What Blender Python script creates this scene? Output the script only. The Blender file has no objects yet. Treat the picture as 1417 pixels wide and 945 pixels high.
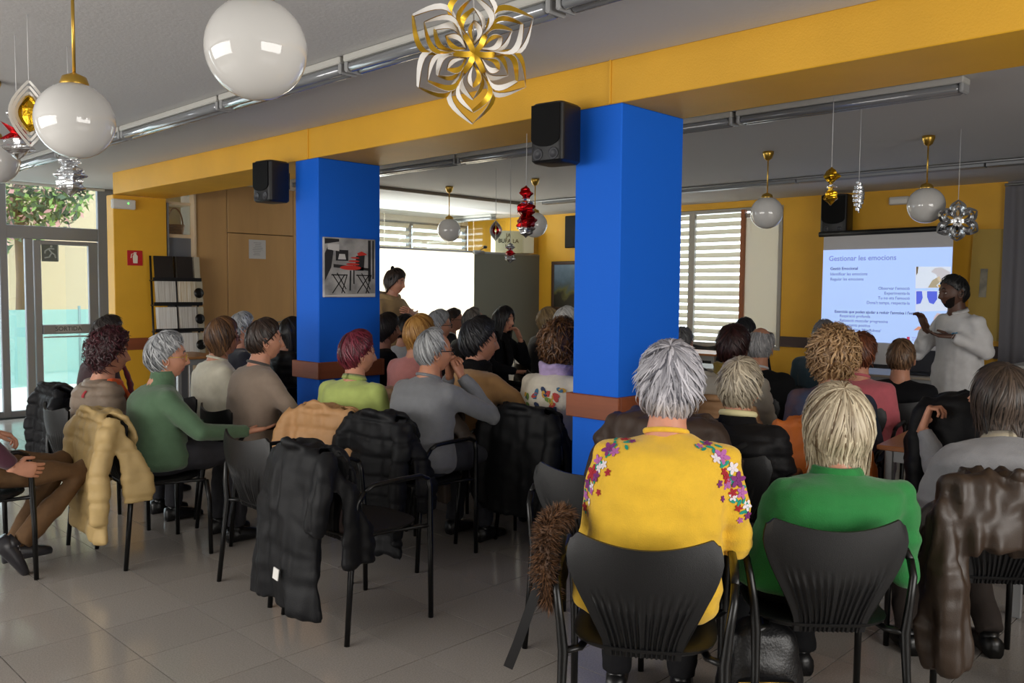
import bpy, bmesh, math, random
import numpy as np
from mathutils import Vector, Matrix

# ------------------------------------------------------------------ camera
CAM_H = 1.5
FPX = 1184.0                       # focal length in pixels of a 1417 px wide frame
YAW, PITCH, ROLL = math.radians(44.21), math.radians(3.49), math.radians(0.5)
_c, _s = math.cos(YAW), math.sin(YAW)
_F0 = np.array([_c, _s, 0.]); _R0 = np.array([_s, -_c, 0.]); _U0 = np.array([0., 0., 1.])
CF = _F0*math.cos(PITCH) - _U0*math.sin(PITCH)
_U1 = _U0*math.cos(PITCH) + _F0*math.sin(PITCH)
CR = _R0*math.cos(ROLL) + _U1*math.sin(ROLL)
CU = _U1*math.cos(ROLL) - _R0*math.sin(ROLL)
C0 = np.array([0., 0., CAM_H])
scene = bpy.context.scene
COL = scene.collection
cam_data = bpy.data.cameras.new('camera')
cam = bpy.data.objects.new('camera', cam_data)
COL.objects.link(cam)
cam.matrix_world = Matrix(((CR[0], CU[0], -CF[0], 0), (CR[1], CU[1], -CF[1], 0), (CR[2], CU[2], -CF[2], CAM_H), (0, 0, 0, 1)))
cam_data.sensor_width = 36
cam_data.lens = 36*FPX/1417
cam_data.clip_start = 0.05
scene.camera = cam
scene.view_settings.view_transform = 'Standard'
scene.view_settings.look = 'None'
scene.view_settings.exposure = 0.1
scene.view_settings.gamma = 1.0
# ------------------------------------------------------------------ light
world = bpy.data.worlds.new('sky'); scene.world = world
world.use_nodes = True
world.node_tree.nodes['Background'].inputs[0].default_value = (0.86, 0.93, 1.0, 1)
world.node_tree.nodes['Background'].inputs[1].default_value = 5.0
def area(name, loc, aim, sx, sy, power, col=(1, 1, 1), spread=180):
    l = bpy.data.lights.new(name, 'AREA'); l.shape = 'RECTANGLE'; l.size = sx; l.size_y = sy
    l.energy = power; l.color = col; l.spread = math.radians(spread)
    o = bpy.data.objects.new(name, l); COL.objects.link(o)
    o.location = loc
    o.rotation_euler = (Vector(aim)).to_track_quat('-Z', 'Y').to_euler()
    return o
# daylight coming in through the windows of the two walls behind the camera
area('window_light_back', (-2.9, 4.6, 1.55), (1, 0, -.12), 5.6, 1.7, 190, (1.0, .97, .93))
area('window_light_right', (1.6, -2.9, 1.55), (0, 1, -.12), 4.2, 1.7, 150, (1.0, .97, .93))
# daylight of the side room's windows, behind the frosted partition
area('daylight_partition', (7.6, 10.15, 1.5), (0, -1, 0), 3.3, 2.2, 150, (1.0, .98, .92))

# ------------------------------------------------------------------ placing helpers
def at(px, py, d):
    return C0 + (CF + CR*(px-708.5)/FPX - CU*(py-472.5)/FPX)*d
def _ray(px, py): return CF + CR*(px-708.5)/FPX - CU*(py-472.5)/FPX
def on_z(px, py, z):
    r = _ray(px, py); return C0 + r*((z-CAM_H)/r[2])
def on_x(px, py, x):
    r = _ray(px, py); return C0 + r*(x/r[0])
def on_y(px, py, y):
    r = _ray(px, py); return C0 + r*(y/r[1])
def depth(P): return float((np.array(P)-C0) @ CF)
def project(P):
    d = np.array(P)-C0; w = d @ CF
    return 708.5+FPX*(d @ CR)/w, 472.5-FPX*(d @ CU)/w, w

# ------------------------------------------------------------------ materials
def lin(h):
    h = h.lstrip('#'); r = []
    for i in (0, 2, 4):
        v = int(h[i:i+2], 16)/255
        r.append(v/12.92 if v <= .04045 else ((v+.055)/1.055)**2.4)
    return (*r, 1)
_MATS = {}
def M(name, h, rough=.6, metal=0., var=0., vscale=8., bump=0., bscale=150., spec=.5, sheen=0., h2=None, coat=0., stretch=None):
    if name in _MATS: return _MATS[name]
    m = bpy.data.materials.new(name); m.use_nodes = True
    nt = m.node_tree; b = nt.nodes['Principled BSDF']
    c = lin(h); k_ = .55 if max(c[:3]) < .022 else 1; c = (c[0]*k_, c[1]*k_, c[2]*k_, 1); sheen = 0 if k_ < 1 else sheen; spec = spec*.5 if k_ < 1 and rough > .5 else spec; b.inputs['Base Color'].default_value = c
    b.inputs['Roughness'].default_value = rough; b.inputs['Metallic'].default_value = metal
    b.inputs['Specular IOR Level'].default_value = spec
    b.inputs['Sheen Weight'].default_value = sheen
    b.inputs['Coat Weight'].default_value = coat
    if var or bump or h2:
        tc = nt.nodes.new('ShaderNodeTexCoord')
        src = tc.outputs['Object']
        if stretch:
            mp = nt.nodes.new('ShaderNodeMapping'); mp.inputs['Scale'].default_value = stretch
            nt.links.new(src, mp.inputs[0]); src = mp.outputs[0]
    if var or h2:
        n = nt.nodes.new('ShaderNodeTexNoise'); n.inputs['Scale'].default_value = vscale; n.inputs['Detail'].default_value = 5
        nt.links.new(src, n.inputs['Vector'])
        r = nt.nodes.new('ShaderNodeValToRGB')
        r.color_ramp.elements[0].position = .35; r.color_ramp.elements[1].position = .65
        if h2: a, e = c, lin(h2)
        else:
            a = tuple(min(1, x*(1-var)) for x in c[:3])+(1,); e = tuple(min(1, x*(1+var)) for x in c[:3])+(1,)
        r.color_ramp.elements[0].color = a; r.color_ramp.elements[1].color = e
        nt.links.new(n.outputs[0], r.inputs[0]); nt.links.new(r.outputs[0], b.inputs['Base Color'])
    if bump:
        n2 = nt.nodes.new('ShaderNodeTexNoise'); n2.inputs['Scale'].default_value = bscale; n2.inputs['Detail'].default_value = 3
        nt.links.new(src, n2.inputs['Vector'])
        bp = nt.nodes.new('ShaderNodeBump'); bp.inputs['Strength'].default_value = bump; bp.inputs['Distance'].default_value = .004
        nt.links.new(n2.outputs[0], bp.inputs['Height']); nt.links.new(bp.outputs[0], b.inputs['Normal'])
    _MATS[name] = m
    return m
def EM(name, h, strength):
    if name in _MATS: return _MATS[name]
    m = bpy.data.materials.new(name); m.use_nodes = True
    b = m.node_tree.nodes['Principled BSDF']
    b.inputs['Base Color'].default_value = lin(h); b.inputs['Roughness'].default_value = .6
    b.inputs['Emission Color'].default_value = lin(h); b.inputs['Emission Strength'].default_value = strength
    _MATS[name] = m; return m
def hair_mat(name, h1, h2, rough=.42):
    m = bpy.data.materials.new(name); m.use_nodes = True
    nt = m.node_tree; b = nt.nodes['Principled BSDF']
    b.inputs['Roughness'].default_value = rough
    a = nt.nodes.new('ShaderNodeAttribute'); a.attribute_name = 'tone'
    r = nt.nodes.new('ShaderNodeValToRGB')
    r.color_ramp.elements[0].color = lin(h1); r.color_ramp.elements[1].color = lin(h2)
    nt.links.new(a.outputs['Fac'], r.inputs[0]); nt.links.new(r.outputs[0], b.inputs['Base Color'])
    return m
def glass_mat(name, h='ffffff', rough=0., clear=.85):
    """thin pane: mostly transparent, a little mirror"""
    m = bpy.data.materials.new(name); m.use_nodes = True
    nt = m.node_tree; nt.nodes.remove(nt.nodes['Principled BSDF'])
    t = nt.nodes.new('ShaderNodeBsdfTransparent'); t.inputs[0].default_value = lin(h)
    g = nt.nodes.new('ShaderNodeBsdfGlossy'); g.inputs['Roughness'].default_value = rough
    mx = nt.nodes.new('ShaderNodeMixShader'); mx.inputs[0].default_value = 1-clear
    nt.links.new(t.outputs[0], mx.inputs[1]); nt.links.new(g.outputs[0], mx.inputs[2])
    nt.links.new(mx.outputs[0], nt.nodes['Material Output'].inputs[0])
    return m
def translucent_mat(name, h, mixd=.35, transp=0.):
    m = bpy.data.materials.new(name); m.use_nodes = True
    nt = m.node_tree; nt.nodes.remove(nt.nodes['Principled BSDF'])
    t = nt.nodes.new('ShaderNodeBsdfTranslucent'); t.inputs[0].default_value = lin(h)
    g = nt.nodes.new('ShaderNodeBsdfDiffuse'); g.inputs[0].default_value = lin(h)
    mx = nt.nodes.new('ShaderNodeMixShader'); mx.inputs[0].default_value = mixd
    nt.links.new(t.outputs[0], mx.inputs[1]); nt.links.new(g.outputs[0], mx.inputs[2])
    out = mx.outputs[0]
    if transp:
        tr = nt.nodes.new('ShaderNodeBsdfTransparent'); m2 = nt.nodes.new('ShaderNodeMixShader'); m2.inputs[0].default_value = transp
        nt.links.new(out, m2.inputs[1]); nt.links.new(tr.outputs[0], m2.inputs[2]); out = m2.outputs[0]
    nt.links.new(out, nt.nodes['Material Output'].inputs[0])
    return m

# ------------------------------------------------------------------ geometry builder
def rotz(a): 
    c, s = math.cos(a), math.sin(a); return np.array([[c, -s, 0], [s, c, 0], [0, 0, 1.]])
def roty(a):
    c, s = math.cos(a), math.sin(a); return np.array([[c, 0, s], [0, 1, 0], [-s, 0, c.real]])
def rotx(a):
    c, s = math.cos(a), math.sin(a); return np.array([[1, 0, 0], [0, c, -s], [0, s, c]])
def unit(v):
    v = np.array(v, float); return v/max(1e-9, np.linalg.norm(v))
class G:
    def __init__(s): s.V = []; s.F = []; s.MI = []; s.n = 0; s.tone = []
    def add(s, V, F, m=0, tone=None):
        V = np.asarray(V, float).reshape(-1, 3)
        s.V.append(V)
        o = s.n
        if isinstance(F, np.ndarray): F = (F+o).tolist()
        else: F = [tuple(i+o for i in f) for f in F]
        s.F.extend(F)
        if np.ndim(m): s.MI.extend(list(m))
        else: s.MI.extend([m]*len(F))
        s.tone.append(np.full(len(V), .5) if tone is None else (np.full(len(V), tone) if np.ndim(tone) == 0 else np.asarray(tone)))
        s.n += len(V)
        return s
    def grid(s, A, cu=False, cv=False, m=0, capu=False, tone=None):
        nu, nv = A.shape[:2]
        idx = np.arange(nu*nv).reshape(nu, nv)
        a = idx if not cu else np.vstack([idx, idx[:1]])
        a = a if not cv else np.hstack([a, a[:, :1]])
        F = np.stack([a[:-1, :-1], a[1:, :-1], a[1:, 1:], a[:-1, 1:]], -1).reshape(-1, 4)
        F = F.tolist()
        if capu: F.append(idx[0, ::1].tolist()); F.append(idx[-1, ::-1].tolist())
        s.add(A.reshape(-1, 3), F, m, tone); return s
    def tube(s, path, r, n=8, m=0, cap=True, closed=False, flat=1., up=None):
        P = np.array(path, float); k = len(P)
        r = np.broadcast_to(np.array(r, float), (k,))
        T = np.zeros_like(P)
        if closed: T = np.roll(P, -1, 0)-np.roll(P, 1, 0)
        else:
            T[1:-1] = P[2:]-P[:-2]; T[0] = P[1]-P[0]; T[-1] = P[-1]-P[-2]
        T /= np.maximum(1e-9, np.linalg.norm(T, axis=1))[:, None]
        u = np.array(up if up is not None else ([0, 0, 1.] if abs(T[0][2]) < .9 else [1., 0, 0]), float)
        A = np.zeros((k, n, 3)); th = np.linspace(0, 2*np.pi, n, endpoint=False)
        for i in range(k):
            u = u-T[i]*(u @ T[i]); u /= max(1e-9, np.linalg.norm(u)); w = np.cross(T[i], u)
            A[i] = P[i]+r[i]*(np.cos(th)[:, None]*w+flat*np.sin(th)[:, None]*u)
        s.grid(A, cu=closed, cv=True, m=m, capu=cap and not closed); return s
    def rings(s, cs, ax, ay, n=16, m=0, ex=2.0, fx=(1, 0, 0), fy=(0, 1, 0), cap=True, tone=None):
        """loft of superelliptic rings: centres cs, half sizes ax along fx, ay along fy"""
        cs = np.array(cs, float); th = np.linspace(0, 2*np.pi, n, endpoint=False)
        c, si = np.cos(th), np.sin(th)
        c = np.sign(c)*np.abs(c)**(2/ex); si = np.sign(si)*np.abs(si)**(2/ex)
        fx = np.broadcast_to(np.array(fx, float), (len(cs), 3)); fy = np.broadcast_to(np.array(fy, float), (len(cs), 3))
        A = np.stack([cs[i]+np.outer(c, fx[i])*ax[i]+np.outer(si, fy[i])*ay[i] for i in range(len(cs))])
        s.grid(A, cv=True, m=m, capu=cap, tone=tone); return s
    def ell(s, c, r, nu=16, nv=10, R=None, m=0):
        ph = np.linspace(0.02, np.pi-.02, nv); th = np.linspace(0, 2*np.pi, nu, endpoint=False)
        r = np.broadcast_to(np.array(r, float), (3,))
        A = np.stack([np.sin(ph)[:, None]*np.cos(th)*r[0], np.sin(ph)[:, None]*np.sin(th)*r[1], -np.cos(ph)[:, None]*np.ones(nu)*r[2]], -1)
        if R is not None: A = A @ np.asarray(R).T
        s.grid(A+np.array(c), cv=True, m=m, capu=True); return s
    def box(s, c, sz, R=None, m=0, bev=0.):
        h = np.array(sz, float)/2; c = np.array(c, float)
        if bev <= 0:
            V = np.array([[x, y, z] for x in (-1, 1) for y in (-1, 1) for z in (-1, 1)])*h
            F = [(0, 1, 3, 2), (4, 6, 7, 5), (0, 4, 5, 1), (2, 3, 7, 6), (0, 2, 6, 4), (1, 5, 7, 3)]
        else:
            bev = min(bev, h.min()*.95); V = []; ix = {}
            for x in (-1, 1):
                for y in (-1, 1):
                    for z in (-1, 1):
                        for a in range(3):
                            p = h-bev; p = p.copy(); p[a] = h[a]
                            ix[(x, y, z, a)] = len(V); V.append(p*np.array([x, y, z]))
            F = []
            for a in range(3):
                b, d = (a+1) % 3, (a+2) % 3
                for sg in (-1, 1):
                    q = []
                    for sb, sd in ((-1, -1), (1, -1), (1, 1), (-1, 1)):
                        k = [0, 0, 0]; k[a] = sg; k[b] = sb; k[d] = sd; q.append(ix[(*k, a)])
                    F.append(tuple(q if sg > 0 else q[::-1]))
                for sb in (-1, 1):
                    for sd in (-1, 1):
                        k1 = [0, 0, 0]; k1[a] = -1; k1[b] = sb; k1[d] = sd; k2 = list(k1); k2[a] = 1
                        q = (ix[(*k1, b)], ix[(*k2, b)], ix[(*k2, d)], ix[(*k1, d)])
                        F.append(q if sb*sd < 0 else q[::-1])
            for x in (-1, 1):
                for y in (-1, 1):
                    for z in (-1, 1):
                        q = tuple(ix[(x, y, z, a)] for a in range(3)); F.append(q if x*y*z > 0 else q[::-1])
            V = np.array(V)
        if R is not None: V = V @ np.asarray(R).T
        s.add(V+c, F, m); return s
    def lathe(s, prof, c=(0, 0, 0), n=20, m=0, R=None, wob=None):
        th = np.linspace(0, 2*np.pi, n, endpoint=False)
        A = np.stack([np.stack([r*np.cos(th), r*np.sin(th), np.full(n, z)], -1) for r, z in prof])
        if wob is not None: A[:, :, :2] *= wob(th, np.array([z for r, z in prof]))[:, :, None]
        if R is not None: A = A @ np.asarray(R).T
        s.grid(A+np.array(c), cv=True, m=m, capu=True); return s
    def prism(s, poly, h, o=(0, 0, 0), fx=(1, 0, 0), fy=(0, 1, 0), m=0):
        """polygon in the plane fx,fy extruded by h along fx x fy"""
        fx, fy = np.array(fx, float), np.array(fy, float); fz = np.cross(fx, fy)
        P = np.array([np.array(o)+fx*a+fy*b for a, b in poly]); n = len(P)
        V = np.vstack([P, P+fz*h])
        F = [tuple(range(n))[::-1], tuple(range(n, 2*n))]+[(i, (i+1) % n, n+(i+1) % n, n+i) for i in range(n)]
        s.add(V, F, m); return s
    def ribbon(s, path, wdir, w, t=.0026, m=0, m2=None):
        P = np.array(path, float); wd = np.broadcast_to(np.array(wdir, float), P.shape)
        T = np.gradient(P, axis=0); N = np.cross(T, wd); N /= np.maximum(1e-9, np.linalg.norm(N, axis=1))[:, None]
        for sg, mm in ((1, m), (-1, m if m2 is None else m2)):
            A = np.stack([P-wd*w/2+N*t*sg/2, P+wd*w/2+N*t*sg/2], 1)
            if sg < 0: A = A[:, ::-1]
            s.grid(A, m=mm)
        return s
    def xf(s, R, t):
        s.V = [v @ np.asarray(R).T+np.array(t) for v in s.V]; return s
    def obj(s, name, mats, parent=None, smooth=True, use_tone=False, auto=None, loc=None):
        V = np.vstack(s.V) if s.V else np.zeros((0, 3))
        me = bpy.data.meshes.new(name)
        if loc is not None: V = V-np.array(loc)
        me.from_pydata(V.tolist(), [], s.F)
        mats = mats if isinstance(mats, (list, tuple)) else [mats]
        for x in mats: me.materials.append(x)
        if len(mats) > 1: me.polygons.foreach_set('material_index', np.array(s.MI, dtype=np.int32))
        if smooth: me.polygons.foreach_set('use_smooth', np.ones(len(me.polygons), dtype=bool))
        if use_tone:
            at_ = me.attributes.new('tone', 'FLOAT', 'POINT'); at_.data.foreach_set('value', np.concatenate(s.tone).astype(np.float32))
        me.update()
        if smooth and auto is not None: me.set_sharp_from_angle(angle=math.radians(auto))
        o = bpy.data.objects.new(name, me); COL.objects.link(o)
        if loc is not None: o.location = loc
        if parent is not None: o.parent = parent
        return o
def tag(o, label, cat, group=None):
    o['label'] = label; o['category'] = cat
    if group: o['group'] = group
    return o
def structure(o): o['kind'] = 'structure'; return o
def stuff(o): o['kind'] = 'stuff'; return o
def thing(name, label, cat, loc=(0, 0, 0), rz=0., group=None):
    o = bpy.data.objects.new(name, None); COL.objects.link(o); o.empty_display_size = .05
    o.location = Vector([float(x) for x in loc]); o.rotation_euler = (0, 0, rz)
    return tag(o, label, cat, group)
_KIDS = {}
def copy_tree(o, parent=None):
    c = o.copy(); COL.objects.link(c)
    if parent is not None: c.parent = parent
    for ch in list(o.children): copy_tree(ch, c)
    return c
def text(name, body, size, o, fx, fy, mat, parent=None, align='LEFT', ext=.0006, bold=0.):
    cu = bpy.data.curves.new('t', 'FONT'); cu.body = body; cu.size = size; cu.extrude = ext; cu.align_x = align; cu.offset = bold
    cu.resolution_u = 3
    ob = bpy.data.objects.new('t', cu); COL.objects.link(ob)
    dg = bpy.context.evaluated_depsgraph_get()
    me = bpy.data.meshes.new_from_object(ob.evaluated_get(dg))
    bpy.data.objects.remove(ob); bpy.data.curves.remove(cu)
    fx, fy = np.array(fx, float), np.array(fy, float); fz = np.cross(fx, fy)
    Mx = Matrix(((fx[0], fy[0], fz[0], o[0]), (fx[1], fy[1], fz[1], o[1]), (fx[2], fy[2], fz[2], o[2]), (0, 0, 0, 1)))
    me.transform(Mx); me.materials.clear(); me.materials.append(mat); me.name = name
    ob = bpy.data.objects.new(name, me); COL.objects.link(ob)
    if parent is not None: ob.parent = parent
    return ob
def remesh(g, voxel, smooth=4, fac=.5):
    me = bpy.data.meshes.new('tmp'); me.from_pydata(np.vstack(g.V).tolist(), [], g.F)
    ob = bpy.data.objects.new('tmp', me); COL.objects.link(ob)
    md = ob.modifiers.new('r', 'REMESH'); md.mode = 'VOXEL'; md.voxel_size = voxel
    if smooth:
        sm = ob.modifiers.new('s', 'SMOOTH'); sm.iterations = smooth; sm.factor = fac
    dg = bpy.context.evaluated_depsgraph_get(); ev = ob.evaluated_get(dg); m2 = ev.to_mesh()
    n = len(m2.vertices); V = np.zeros(n*3, np.float32); m2.vertices.foreach_get('co', V); V = V.reshape(-1, 3).astype(float)
    N = np.zeros(n*3, np.float32); m2.vertices.foreach_get('normal', N); N = N.reshape(-1, 3).astype(float)
    L = np.zeros(len(m2.loops), np.int32); m2.loops.foreach_get('vertex_index', L)
    if len(L) == 4*len(m2.polygons): F = L.reshape(-1, 4)
    else: F = [tuple(p.vertices) for p in m2.polygons]
    ev.to_mesh_clear(); bpy.data.objects.remove(ob); bpy.data.meshes.remove(me)
    return V, N, F
def vnoise(P, seed=0):
    """value noise, vectorised, -1..1"""
    P = np.asarray(P)+seed*17.31; i = np.floor(P).astype(np.int64); f = P-i; f = f*f*(3-2*f)
    def h(a, b, c):
        n = (a*374761393+b*668265263+c*2147483647+seed*1274126177) & 0x7fffffff
        n = ((n ^ (n >> 13))*1274126177) & 0x7fffffff
        return ((n ^ (n >> 16)) & 0xffff)/32767.5-1
    r = 0
    for dx in (0, 1):
        for dy in (0, 1):
            for dz in (0, 1):
                w = (f[:, 0] if dx else 1-f[:, 0])*(f[:, 1] if dy else 1-f[:, 1])*(f[:, 2] if dz else 1-f[:, 2])
                r = r+w*h(i[:, 0]+dx, i[:, 1]+dy, i[:, 2]+dz)
    return r
def gauss(x, s): return np.exp(-(x/s)**2)
def smooth01(x, a, b):
    t = np.clip((x-a)/(b-a), 0, 1); return t*t*(3-2*t)
# ------------------------------------------------------------------ the setting
CEIL, BEAMZ, BX0, BX1, YB, YD, XF = 2.66, 2.44, 3.494, 4.05, 9.15, 10.8, 10.0
m_ceil = M('ceiling_paint', 'c9c8c8', .9, bump=.3, bscale=60)
m_yel = M('yellow_paint', 'e5ad2b', .55, var=.05, vscale=2, bump=.25, bscale=120)
m_blue = M('blue_paint', '0f69e4', .7, spec=.3, bump=.25, bscale=120)
m_white = M('white_paint', 'd8d8d4', .6)
m_wall = M('wall_paint', 'cfcac0', .8)
m_panel = M('panel_wood', 'c39a63', .45, var=.07, vscale=5, stretch=(1, 1, .15))
m_band = M('band_wood', '8a4a2c', .5, var=.12, vscale=6, stretch=(.3, .3, 4))
m_alu = M('aluminium_frame', '85868a', .45, .3)
m_dark = M('black_plastic', '17181b', .42, bump=.15, bscale=300)
m_glass = glass_mat('clear_glass', 'f2f6f6', .0, .92)
m_brass = M('brass', 'c8a24a', .3, .9)
m_grey = M('grey_metal', '8b8d90', .4, .6)
# floor: a dark bed with polished tiles laid on it
m_joint = M('tile_joint', '262422', .9)
m_tile = bpy.data.materials.new('polished_tile'); m_tile.use_nodes = True
nt = m_tile.node_tree; b = nt.nodes['Principled BSDF']
tc = nt.nodes.new('ShaderNodeTexCoord'); oi = nt.nodes.new('ShaderNodeObjectInfo')
ns = nt.nodes.new('ShaderNodeTexNoise'); ns.inputs['Scale'].default_value = 160; ns.inputs['Detail'].default_value = 4
geo = nt.nodes.new('ShaderNodeNewGeometry'); nt.links.new(geo.outputs['Position'], ns.inputs['Vector'])
rp = nt.nodes.new('ShaderNodeValToRGB'); rp.color_ramp.elements[0].position = .3; rp.color_ramp.elements[1].position = .7
rp.color_ramp.elements[0].color = lin('8f8983'); rp.color_ramp.elements[1].color = lin('a59f98')
nt.links.new(ns.outputs[0], rp.inputs[0])
hs = nt.nodes.new('ShaderNodeHueSaturation'); mr = nt.nodes.new('ShaderNodeMapRange')
mr.inputs['To Min'].default_value = .93; mr.inputs['To Max'].default_value = 1.05
nt.links.new(oi.outputs['Random'], mr.inputs[0]); nt.links.new(mr.outputs[0], hs.inputs['Value']); nt.links.new(rp.outputs[0], hs.inputs['Color'])
nt.links.new(hs.outputs[0], b.inputs['Base Color']); b.inputs['Roughness'].default_value = .13; b.inputs['Specular IOR Level'].default_value = .55
floor = structure(G().box((3.6, 3.9, -.0605), (13.4, 13.9, .108)).obj('floor', m_joint, smooth=False))
TS = .4; TOX, TOY = (3.46*.4) % .4, (7.55*.4) % .4
tiles = []
for i in range(-8, 26):
    for j in range(-8, 27):
        x, y = TOX+(i+.5)*TS, TOY+(j+.5)*TS
        if x > 10 or y > 10.7: continue
        d = depth((x, y, 0)); seen = False
        if d > .6:
            px, py, _ = project((x, y, 0)); seen = -60 < px < 1480 and 300 < py < 1000
        tiles.append((0 if seen else 1, d, x, y))
tiles.sort()
tile_bm = None; rest = G()
for k, (ns_, d, x, y) in enumerate(tiles):
    if k < 300 and not ns_:
        if tile_bm is None:
            o = G().box((0, 0, -.003), (TS-.004, TS-.004, .006)).obj('floor_tile', m_tile, floor, smooth=False); tile_bm = o.data
        else:
            o = bpy.data.objects.new('floor_tile', tile_bm); COL.objects.link(o); o.parent = floor
        o.location = (x, y, 0)
    else: rest.box((x, y, -.003), (TS-.004, TS-.004, .006))
stuff(rest.obj('outer_tiles', m_tile, floor, smooth=False))
ceiling = structure(G().box((3.6, 3.9, CEIL+.06), (13.4, 13.9, .12)).obj('ceiling', m_ceil, smooth=False))
# walls behind the camera
structure(G().box((-3.06, 3.9, 1.33), (.12, 13.9, 2.66)).obj('wall_back', m_wall, smooth=False))
structure(G().box((3.6, -3.06, 1.33), (13.4, .12, 2.66)).obj('wall_right', m_wall, smooth=False))
# beam over the three columns
beam = structure(G().box(((BX0+BX1)/2, 3.05, (BEAMZ+CEIL)/2), (BX1-BX0, 12.2, CEIL-BEAMZ), bev=.004).obj('trim_1', m_yel, smooth=False))
for yj in (2.72, 5.5):
    G().box((BX0-.004, yj, (BEAMZ+CEIL)/2), (.008, .012, CEIL-BEAMZ), bev=.002).obj('cable_cover', m_yel, beam, smooth=False)
def column(y0, y1, mat, label, bands=True):
    t = thing('column', label, 'column', ((BX0+BX1)/2, (y0+y1)/2, 0))
    cx, cy = (BX0+BX1)/2, (y0+y1)/2
    G().box((0, 0, BEAMZ/2), (BX1-BX0, y1-y0, BEAMZ), bev=.006).obj('shaft', mat, t, smooth=False)
    hx, hy = (BX1-BX0)/2, (y1-y0)/2
    for nx, ny, L in ((-1, 0, y1-y0+.05), (0, -1, BX1-BX0+.05), (1, 0, y1-y0+.05), (0, 1, BX1-BX0+.05)):
        c = (nx*(hx+.0125), ny*(hy+.0125), .89)
        sz = (.025, L, .125) if nx else (L-.05, .025, .125)
        G().box(c, sz, bev=.004).obj('wood_band', m_band, t, smooth=False)
    return t
column(2.644, 2.945, m_blue, 'blue square column standing beside the woman in the yellow sweater')
column(5.371, 5.675, m_blue, 'blue square column carrying the café photograph')
column(9.15, 9.33, m_yel, 'yellow wall pillar beside the glass entrance door')
# outer wall along Y = 10.8 with the entrance and the side room's windows
dx = lambda px: float(on_y(px, 450, YD)[0])
dz = lambda py, px=75: float(on_y(px, py, YD)[2])
wl = structure(G().box((-.75, YD+.1, 1.33), (3.5, .2, 2.66)).box((5.85, YD+.1, 1.33), (3.3, .2, 2.66)).box((8.75, YD+.1, .4), (2.5, .2, .8)).box((8.75, YD+.1, 2.62), (2.5, .2, .1)).obj('wall_left', m_wall, smooth=False))
door = thing('door_1', 'x', 'x'); 
for k in ('label', 'category'): del door[k]
structure(door); 
X0, X1 = 1.0, 4.2
def alu(n, x0, x1, z0, z1, y=YD, t=.06, mat=m_alu): return G().box(((x0+x1)/2, y, (z0+z1)/2), (x1-x0, t, z1-z0), bev=.006).obj(n, mat, door, smooth=False)
sl0, sl1 = dx(12), dx(36); lf0, lf1 = dx(58), dx(123)
zt0, zt1 = dz(316), dz(246)
ztop = dz(250)
alu('frame_head', X0, X1, ztop, 2.66); alu('transom_bar', X0+.08, dx(137), dz(332), dz(314), t=.05)
alu('frame_jamb', dx(137), X1, 0, ztop); alu('mullion', sl1, dx(47), 0, dz(332)); alu('mullion', dx(1), sl0, 0, ztop); alu('mullion', X0, X0+.08, 0, ztop)
alu('frame_sill', X0+.08, dx(137), 0, .07, t=.05)
alu('leaf_stile', dx(47)+.01, lf0, .08, dz(332)-.01, YD-.01, .05); alu('leaf_stile', lf1, dx(137)-.01, .08, dz(332)-.01, YD-.01, .05)
alu('leaf_rail', lf0, lf1, dz(339), dz(332)-.01, YD-.01, .05); alu('leaf_rail', lf0, lf1, .08, .16, YD-.01, .05)
alu('push_bar', lf0, lf1, dz(462), dz(449), YD-.03, .05)
alu('push_rod', lf0, lf1, dz(467), dz(465), YD-.05, .02, M('pale_alu', 'b8babd', .3, .6))
for n, x0, x1, z0, z1 in (('pane', lf0, lf1, .16, dz(339)), ('pane', sl0, sl1, .07, dz(332)), ('pane', sl0, dx(137), dz(314), ztop), ('pane', X0+.08, dx(1), .07, dz(332)), ('pane', X0+.08, dx(1), dz(314), ztop)):
    G().box(((x0+x1)/2, YD, (z0+z1)/2), (x1-x0, .008, z1-z0)).obj(n, m_glass, door, smooth=False)
pl = alu('sign_plate', dx(75), dx(110), dz(460), dz(449.5), YD-.058, .006, M('sign_grey', '9c9c9c', .5))
text('sign_lettering', 'SORTIDA', .07, (dx(92.5), YD-.062, dz(457.6)), (1, 0, 0), (0, 0, 1), M('sign_ink', '4a4b4d', .6), pl, 'CENTER', bold=.001)
# escape pictogram on the glass
sg = thing('exit_sign', 'grey running man escape sign on the glass of the entrance door', 'sign', (dx(71), YD-.012, dz(350)))
G().box((0, 0, 0), (dx(83)-dx(60), .004, dz(338)-dz(362)), bev=.001).obj('plate', M('exit_plate', '5d6461', .5), sg, smooth=False)
mp_ = M('exit_picto', 'a5aca8', .5); g = G()
for pth in ([(-.02, .05), (.02, -.0), (-.01, -.05)], [(.02, 0), (.05, -.02), (.06, -.06)], [(-.01, .05), (.045, .045)], [(-.015, .045), (-.05, .02), (-.055, -.01)], [(-.01, -.05), (-.06, -.06)]):
    g.tube([(x, -.004, z) for x, z in pth], .009, 6)
g.ell((.015, -.004, .075), (.014, .004, .014), 10, 6); g.box((.085, -.004, 0), (.012, .004, .17))
g.obj('pictogram', mp_, sg)
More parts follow.
